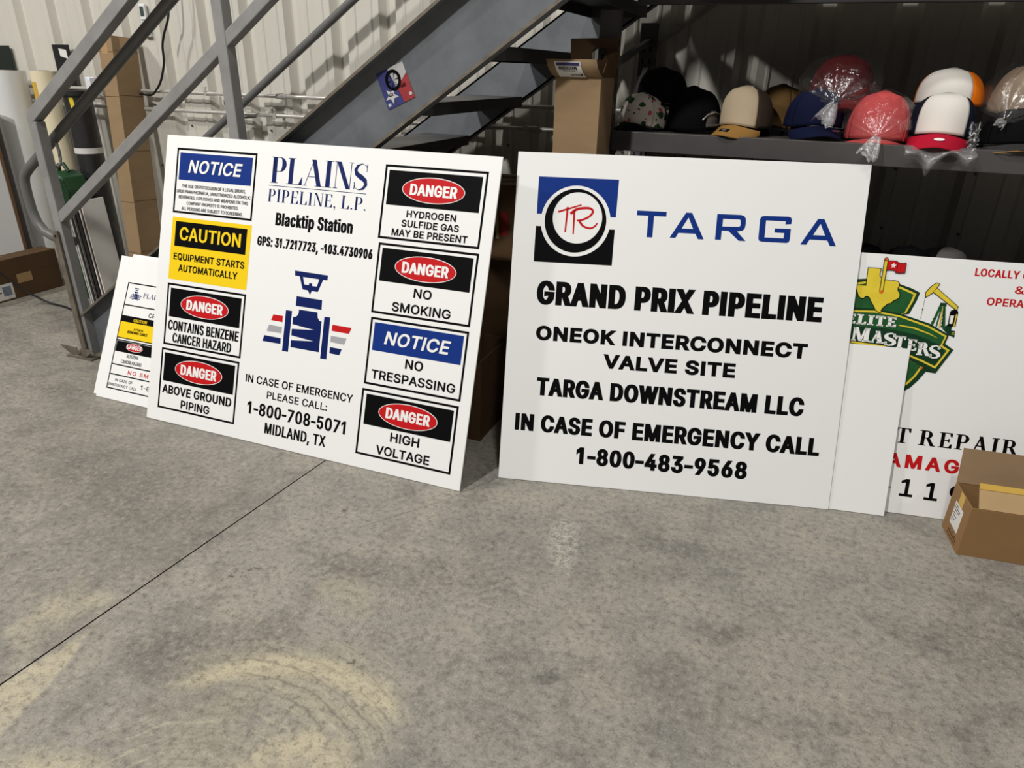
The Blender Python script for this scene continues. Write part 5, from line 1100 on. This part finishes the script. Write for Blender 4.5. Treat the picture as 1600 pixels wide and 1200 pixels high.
q = MB(); [q.add([(x, D_ - .0030 + .0, H_ + .004), (x + .0015, D_ - .0030, H_ + .004), (x + .0015, D_ + .0265, H_ + .114), (x, D_ + .0265, H_ + .114)], [(0, 1, 2, 3)], M_crease) for x in (.030, .044)]; q.build('crease', fb)
ff = plate((.020, .003, H_), (W_, .003, H_), (W_, .052, H_ + .064), (.020, .052, H_ + .064), .0035, M_cardl).build('flap', BX)
q = plate((.020, .0395, H_ + .0515), (W_, .0395, H_ + .0515), (W_, .0512, H_ + .067), (.020, .0512, H_ + .067), .0008, M_tape)
q.v = [(x, y - .0022, z + .0018) for x, y, z in q.v]; q.build('tape_strip', ff)
q = MB(); [q.add([(x, .0015 + .049 * a, H_ + .064 * a + .0012) for x, a in ((x0, .05), (x0 + .0014, .05), (x0 + .0014, .74), (x0, .74))], [(0, 1, 2, 3)], M_crease) for x0 in (.052, .078, .102)]; q.build('crease', ff)
plate((.003, .012, H_ - .001), (.003, D_ - .012, H_ - .001), (.036, D_ - .030, H_ - .060), (.036, .030, H_ - .060), .0035, M_card).build('flap', BX)
q = MB(); q.box((-.0006, .044, .052), (0, .118, .136), M_label)
for i, (z, l) in enumerate(((.126, .03), (.117, .05), (.108, .046), (.096, .02), (.088, .034), (.076, .026), (.066, .012))): q.box((-.0009, .112 - l, z), (-.0006, .112, z + .003), M_ink)
q.build('shipping_label', BX)
q = MB()
for i in range(7): q.box((-.0006, .034 + i * .012, .022), (0, .040 + i * .012, .022 + .010 + .006 * (i % 2)), M_inkb)
q.box((-.0006, .034, .013), (0, .118, .016), M_inkb); q.build('carton_print', BX)
q = MB(); q.box((-.0007, .062, .138), (0, .100, H_), M_tape); q.build('tape_strip', BX)
q = MB()
for (x, z) in ((.188, .122), (.188, .094)):
    q.add([(x, -.0008, z), (x + .022, -.0008, z), (x + .022, -.0008, z + .012), (x + .011, -.0008, z + .018)], [(0, 1, 2, 3)], M_inkb)
q.build('carton_print', BX)

# tall carton by the rack post with open top
TB = thing('cardboard_box', 'tall narrow brown carton with open flaps and a white label beside the rack post', 'box', (-.848, 2.555, 0))
TW, TD, TH = .168, .187, 1.418
b = MB(); boxbody(b, TW, TD, TH, M_card); b.build('carton_body', TB, bevel=.0015)
# curled front flap
q = MB()
prof_ = [(0, 0), (-.020, .012), (-.036, .030), (-.044, .056)]
def cf(i, j):
    y, z = prof_[i]; k = i / 3; return Vector((-.004 - .020 * k + (TW + .008 + .006 * k) * j / 6, .001 + y, TH + z))
q.grid(cf, 4, 7, M_card); cfo = q.build('flap', TB, solid=.003)
def lab(x, k, off):
    s = .10 + .82 * k; kk = s * 3; i = min(2, int(kk)); f = kk - i
    y = prof_[i][0] * (1 - f) + prof_[i + 1][0] * f; z = prof_[i][1] * (1 - f) + prof_[i + 1][1] * f
    dy = prof_[i + 1][0] - prof_[i][0]; dz = prof_[i + 1][1] - prof_[i][1]; L = math.hypot(dy, dz)
    return Vector((.022 - .022 * s + .094 * x + .006 * s, .001 + y - dz / L * off, TH + z + dy / L * off))
q = MB(); q.grid(lambda i, j: lab(j / 5, i / 5, .0045), 6, 6, M_label)
q.build('shipping_label', TB)
q = MB()
def lb(x0, x1, k0, k1, m):
    P = [lab(x, k, .0056) for k, x in ((k0, x0), (k0, x1), (k1, x1), (k1, x0))]
    q.add(P, [(0, 1, 2, 3)], m)
lb(.06, .94, .80, .95, M_purple)
for i in range(11): lb(.12 + i * .065, .165 + i * .065, .60, .76, M_ink)
for i in range(8): lb(.25 + i * .06, .285 + i * .06, .48, .55, M_ink)
for i in range(6): lb(.50 + i * .06, .535 + i * .06, .18, .28, M_ink)
lb(.86, .95, .16, .30, M_ink)
q.build('label_print', TB)
# back flap with hand hole
q = MB(); y0 = TD - .003; zz = TH
def bf(P): return [(x, y0 - .010 * (z - zz) / .13, z) for x, z in P]
hole = [(.080, zz + .088), (.087, zz + .098), (.132, zz + .098), (.140, zz + .086), (.122, zz + .058), (.080, zz + .058)]
V, Fc = fill([[(0, zz - .002), (TW + .008, zz - .002), (TW + .008, zz + .132), (-.004, zz + .128)], hole])
q.add(bf(V), Fc, M_cardd); q.build('flap', TB, solid=.004)
plate((TW - .002, .004, TH), (TW - .002, TD - .004, TH), (TW + .012, TD - .004, TH + .09), (TW + .012, .03, TH + .075), .0035, M_cardd).build('flap', TB)

# cartons in the dark between the two big signs
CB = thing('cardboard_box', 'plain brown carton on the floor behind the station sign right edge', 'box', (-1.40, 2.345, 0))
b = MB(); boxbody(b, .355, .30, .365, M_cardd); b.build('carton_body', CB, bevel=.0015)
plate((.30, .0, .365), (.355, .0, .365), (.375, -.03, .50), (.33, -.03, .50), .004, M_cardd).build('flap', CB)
CS = thing('cardboard_box', 'lower carton, darkened for shade, standing below the stairs in the gap between the signs', 'box', (-1.72, 2.90, 0))
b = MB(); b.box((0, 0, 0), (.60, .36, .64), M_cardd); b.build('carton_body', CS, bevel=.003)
CR_ = thing('cardboard_box', 'shade-darkened carton with red lettering seen in the gap between the two large signs', 'box', (-1.70, 2.92, .6405))
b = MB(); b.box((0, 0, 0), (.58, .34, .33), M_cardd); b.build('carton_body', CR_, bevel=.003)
q = MB(); M_bred = mat('carton_red_print', (150, 26, 26), .7)
q.box((.395, -.0008, .105), (.455, 0, .215), M_bred); q.box((.500, -.0008, .105), (.535, 0, .215), M_bred)
q.box((.300, -.0008, .105), (.340, 0, .215), M_bred)
q.add([(.470, -.001, .215), (.480, -.001, .215), (.490, -.001, .16), (.492, -.001, .09), (.478, -.001, .09), (.474, -.001, .16)], [(0, 1, 2, 3, 4, 5)], M_cardl)
q.build('red_print', CR_)

# tall carton leaning on the back wall
LB = thing('cardboard_box', 'tall slim brown carton standing against the wall behind the stair rails', 'box', (-3.958, 3.215, 0), rot=(-.072, .0, 0))
b = MB(); b.box((0, 0, 0.013), (.112, .178, 1.575), M_card); b.build('carton_body', LB, bevel=.002)
q = MB()
for z in (.30, .62, .92, 1.24, 1.485): q.box((.001, -.0006, z), (.111, 0, z + .004), M_crease); q.box((.112, .001, z + .01), (.1126, .177, z + .013), M_crease)
q.build('crease', LB)
q = MB(); q.box((.022, -.0008, 1.475), (.074, 0, 1.570), M_ctape); q.box((.1122, .055, 1.46), (.1128, .12, 1.575), M_ctape); q.build('tape_strip', LB)

# long low carton at the far left
LO = thing('cardboard_box', 'long low brown carton with a printed label at the left edge under the rails', 'box', (-4.735, 2.50, 0))
b = MB(); b.box((0, 0, 0), (.135, .70, .262), M_cardd); b.build('carton_body', LO, bevel=.002)
q = MB(); q.box((.135, .18, .012), (.1358, .36, .112), M_label)
for i in range(5): q.box((.1358, .20, .030 + i * .014), (.1362, .24 + .02 * (i % 3), .036 + i * .014), M_ink)
q.box((.1358, .29, .035), (.1362, .345, .095), mat('label_blue_grey', (120, 130, 145), .6)); q.build('shipping_label', LO)
q = MB(); q.box((.135, .40, .095), (.1358, .50, .155), M_ctape); q.box((.135, .02, .165), (.1358, .68, .168), M_crease); q.build('tape_strip', LO)
q = MB()
q.grid(lambda i, j: Vector((-.02 + .17 * i / 8 + .01 * math.sin(j), .02 + .34 * j / 12, .268 + .022 * abs(noise.noise(Vector((i * .7, j * .6, 1)))) + .006)), 9, 13, P_film)
wrap = thing('plastic_wrap', 'crumpled clear wrap lying on the low carton at the left edge', 'plastic wrap', (-4.735, 2.50, 0)); q.build('film_sheet', wrap)

# ------------------------------------------------------------------ things standing along the wall, left
def roll(name, label, cat, base, r, h, m, lean=(0, 0), core=True):
    t = thing(name, label, cat, base, rot=(lean[0], lean[1], 0))
    b = MB(); n = 40
    b.tube([(0, 0, .002), (0, 0, h)], r, m, n); b.build('roll_body', t)
    if core:
        b = MB(); b.tube([(0, 0, h), (0, 0, h + .0015)], r * .45, M_crease, 24); b.tube([(0, 0, h + .0015), (0, 0, h + .003)], r * .38, M_cardd, 24); b.build('paper_core', t)
    return t
M_vinyl = mat('white_vinyl_roll', (218, 218, 216), .35, spec=.5); M_cream = mat('cream_vinyl_roll', (226, 214, 182), .4)
M_blk = mat('black_film_roll', (26, 26, 28), .35); M_blkb = mat('black_board', (16, 16, 17), .6)
roll('vinyl_roll', 'wide white vinyl roll standing upright at the left edge', 'roll', (-4.872, 3.330, 0), .115, 1.365, M_vinyl, (-.02, 0))
rc = roll('vinyl_roll', 'cream vinyl roll with yellow tape near its top, between white roll and newel post', 'roll', (-4.628, 3.440, 0), .078, 1.365, M_cream)
q = MB(); q.grid(lambda i, j: Vector((.0788 * math.cos(-2.4 + 1.0 * j / 10), .0788 * math.sin(-2.4 + 1.0 * j / 10), 1.20 + .10 * i)), 2, 11, M_tape); q.build('tape_strip', rc)
rb = roll('film_roll', 'black film roll in clear wrap with a white band and yellow tag', 'roll', (-4.236, 3.335, 0), .080, 1.235, M_blk, core=False)
q = MB(); q.tube([(0, 0, .893), (0, 0, .928)], .0825, M_label, 40, cap=False); q.build('white_band', rb)
q = MB(); q.tube([(0, 0, 1.235), (0, 0, 1.262)], .100, M_blkb, 30); q.build('end_cap', rb)
q = MB(); q.grid(lambda i, j: Vector((.0835 * math.cos(-1.30 + .30 * j / 4 + .10 * i), .0835 * math.sin(-1.30 + .30 * j / 4 + .10 * i), 1.225 - .10 * i)), 2, 5, mat('yellow_tag', (232, 205, 30), .5)); q.build('yellow_tag', rb)
def wrapf(i, j):
    th = 2 * PI * j / 28; z = .02 + 1.22 * i / 40; r = .094 + .007 * noise.noise(Vector((math.cos(th) * 3, math.sin(th) * 3, z * 7))) + .004 * math.sin(9 * th + 12 * z)
    return Vector((r * math.cos(th) - .018 * math.exp(-((th - PI) / .9) ** 2), r * math.sin(th), z))
q = MB(); q.grid(wrapf, 41, 28, P_wrap, closed=True); q.build('clear_wrap', rb)
t = thing('black_board_strip', 'narrow black board with a white tag leaning on the wall behind the top rail', 'board', (-4.575, 3.500, 0), rot=(0.0, 0, 0))
b = MB(); b.box((0, 0, 0), (.138, .012, 1.522), M_blkb); b.build('board_strip', t)
q = MB(); q.add([(.055, -.001, 1.500), (.120, -.001, 1.492), (.124, -.001, 1.440), (.060, -.001, 1.455)], [(0, 1, 2, 3)], M_label); q.build('paper_tag', t)
t = thing('dark_sheet', 'dark green sheet standing behind the white roll at the left edge', 'board', (-5.36, 3.520, 0))
b = MB(); b.box((0, 0, 0), (.345, .010, 1.512), mat('dark_green_sheet', (28, 36, 30), .6)); b.build('sheet_panel', t)
t = thing('laminate_panel', 'pale panel, greyed for shade, with brown edge leaning at the far left behind the low carton', 'board', (-5.42, 3.095, 0))
b = MB(); b.box((0, 0, 0), (.668, .004, 1.18), mat('shade_greyed_laminate', (166, 165, 163), .4)); b.build('laminate_face', t)  # face colour greyed down to hold the shade it stands in
b = MB(); b.box((0, .004, 0), (.668, .024, 1.18), mat('brown_board_core', (128, 94, 62), .8)); b.build('board_core', t)
t = thing('laminate_panel', 'darker grey panel standing just behind the brown edged panel', 'board', (-5.40, 3.160, 0))
b = MB(); b.box((0, 0, 0), (.640, .018, 1.15), mat('grey_laminate_dark', (150, 148, 146), .45)); b.build('sheet_panel', t, bevel=.001)
# green case
GC = thing('green_case', 'green plastic case behind the newel post', 'plastic case', (-4.24, 3.06, 0))
M_gp = mat('green_plastic', (30, 74, 42), .4, vary=.1, scale=8); M_gd = mat('dark_green_plastic', (18, 52, 28), .45)
b = MB(); b.prism([(-.075, .0), (.055, 0), (.090, .030), (.090, .70), (.060, .775), (-.02, .805), (-.075, .79)], 0, .16, M_gp, Matrix(((1, 0, 0, 0), (0, 0, 1, 0), (0, 1, 0, 0), (0, 0, 0, 1)))); b.build('case_body', GC, bevel=.012, seg=3)
b = MB(); b.prism([(.055, .02), (.098, .045), (.098, .69), (.068, .765), (.040, .775)], -.006, .0, M_gd, Matrix(((1, 0, 0, 0), (0, 0, 1, 0), (0, 1, 0, 0), (0, 0, 0, 1)))); b.build('side_rib', GC, bevel=.003)
b = MB(); b.tube([(-.05, .08, .795), (-.045, .08, .835), (.0, .08, .845), (.03, .08, .80)], .012, M_gd, 10); b.build('carry_handle', GC)
b = MB(); b.box((-.02, -.004, .62), (.012, 0, .68), M_gd); b.build('latch', GC)

# bundle of offcut sheets behind the newel
M_mir = mat('mirror_foil', (120, 116, 112), .12, 1.0, vary=.5, scale=3, stretch=(1, 1, .6)); M_off = mat('white_offcut', (222, 218, 212), .5)
M_fold = mat('black_offcut', (22, 21, 22), .4)
ys, xs = 2.77, -3.775
seq = [(.006, M_off, 'white', .650), (.012, M_fold, 'black', .660), (.007, M_off, 'white', .675), (.014, M_fold, 'black', .685), (.010, M_off, 'white', .695), (.018, M_mir, 'mirror', .702), (.026, M_fold, 'black', .708), (.012, M_mir, 'mirror', .710), (.008, M_off, 'white', .713), (.006, M_cardd, 'brown', .713), (.010, M_off, 'white', .718), (.008, M_off, 'white', .722)]
words_ = {'white': 'white', 'black': 'black', 'mirror': 'mirror finish', 'brown': 'brown'}
ordn = ['leftmost', 'second from left', 'third from left', 'fourth from left', 'fifth from left', 'sixth from left', 'seventh from left', 'eighth from left', 'ninth from left', 'tenth from left', 'second from right', 'rightmost']
for i, (tk, m, nm, h) in enumerate(seq):
    t = thing('offcut_sheet', '%s sheet, %s of the upright bundle behind the newel post' % (words_[nm], ordn[i]), 'sheet', (xs, ys + .004 * math.sin(i * 2.1), 0), 'offcut sheets in the bundle', rot=(0, -.055, 0))
    b = MB(); b.box((0, 0, 0.001), (tk - .0015, .145, h), m); b.build('sheet_panel', t, bevel=.0006, seg=1); xs += tk + .0008

# ------------------------------------------------------------------ wall fittings
M_galv = mat('galvanised_conduit', (196, 193, 186), .35, .3, vary=.15, scale=18)
def conduit(label, z, clips):
    t = thing('conduit', label, 'conduit', (-3.0, 3.48, z), 'conduits along the back wall')
    b = MB(); b.tube([(-5.5, 0, 0), (3.0, 0, 0)], .0105, M_galv, 12); b.build('pipe', t)
    for x in clips:
        b = MB(); b.box((x + 3.0 - .010, -.012, -.014), (x + 3.0 + .010, .066, .014), M_galv); b.tube([(x + 3.0, -.004, .012), (x + 3.0, -.004, .034)], .004, M_galv, 8); b.box((x + 3.0 - .007, -.006, .028), (x + 3.0 + .007, .004, .036), M_galv); b.build('strap_clamp', t)
    for x in (clips[0] + .55, clips[0] + 1.6):
        b = MB(); b.tube([(x + 3.0 - .035, 0, 0), (x + 3.0 + .035, 0, 0)], .0145, M_galv, 14); b.tube([(x + 3.0 - .012, 0, 0), (x + 3.0 + .012, 0, 0)], .018, M_galv, 6); b.build('coupling', t)
conduit('upper metal conduit running along the back wall', 1.270, (-3.34, -1.9, -.4))
conduit('lower metal conduit running along the back wall', 1.166, (-2.85, -1.3, .1))
JB = thing('wall_sensor_box', 'small white box with a tiny blue light on the wall left of the tall carton', 'device', (-4.272, 3.44, 1.250))
M_whitep = mat('white_plastic', (228, 228, 228), .4)
b = MB(); b.box((0, 0, 0), (.076, .060, .088), M_whitep); b.build('housing', JB, bevel=.006, seg=3)
b = MB(); b.box((.046, -.001, .004), (.072, 0, .084), mat('grey_plastic', (170, 170, 172), .4)); b.build('side_plate', JB)
b = MB(); b.tube([(.034, 0, .078), (.034, -.002, .078)], .004, mat('blue_led', (90, 110, 255), .3, emit=6.0), 10); b.build('status_light', JB)
RM = thing('remote_control', 'white remote control hanging on the wall above the tall carton', 'remote control', (-3.800, 3.520, 1.582))
b = MB(); b.box((0, 0, 0), (.046, .022, .165), M_whitep); b.build('housing', RM, bevel=.006, seg=3)
b = MB(); b.box((.008, -.0008, .098), (.038, 0, .150), mat('lcd_grey', (70, 82, 78), .25)); b.build('display', RM)
b = MB(); 
for i in range(3): b.box((.009 + i * .011, -.0015, .075), (.017 + i * .011, 0, .083), mat('grey_button', (120, 122, 124), .5))
for i in range(2): b.box((.016, -.0015, .035 + i * .018), (.030, 0, .043 + i * .018), mat('pale_button', (205, 206, 206), .5))
b.build('buttons', RM)
b = MB(); b.box((-.004, .004, -.012), (.050, .028, .060), M_whitep); b.build('wall_cradle', RM, bevel=.004)
CB2 = thing('power_cable', 'black cable hanging down the wall to the right of the tall carton', 'cable', (-3.6, 3.45, 1.4))
def sm(P, n=6):
    o = []; P = [Vector(p) for p in P]
    for i in range(len(P) - 1):
        p0 = P[max(0, i - 1)]; p1 = P[i]; p2 = P[i + 1]; p3 = P[min(len(P) - 1, i + 2)]
        for j in range(n):
            t_ = j / n; o.append(.5 * ((2 * p1) + (-p0 + p2) * t_ + (2 * p0 - 5 * p1 + 4 * p2 - p3) * t_ * t_ + (-p0 + 3 * p1 - 3 * p2 + p3) * t_ ** 3))
    return o + [P[-1]]
M_cable = mat('black_cable', (14, 14, 15), .5)
b = MB(); b.tube([p - Vector((-3.6, 3.45, 1.4)) for p in sm([(-3.47, 3.45, 1.95), (-3.485, 3.45, 1.80), (-3.506, 3.45, 1.676), (-3.560, 3.45, 1.585), (-3.588, 3.45, 1.52), (-3.600, 3.45, 1.43), (-3.645, 3.45, 1.335), (-3.700, 3.455, 1.280), (-3.76, 3.46, 1.248), (-3.86, 3.46, 1.256), (-3.95, 3.46, 1.28)])], .0065, M_cable, 8); b.build('cable', CB2)
CF_ = thing('power_cable', 'black cable drooping to the floor in front of the low left carton', 'cable', (-4.3, 2.6, 0))
b = MB(); b.tube([p - Vector((-4.3, 2.6, 0)) for p in sm([(-4.62, 2.35, .72), (-4.56, 2.45, .54), (-4.52, 2.60, .36), (-4.48, 2.72, .235), (-4.40, 2.80, .10), (-4.30, 2.86, .02), (-4.15, 2.86, .008), (-3.95, 2.80, .008), (-3.75, 2.72, .008)])], .006, M_cable, 8); b.build('cable', CF_)
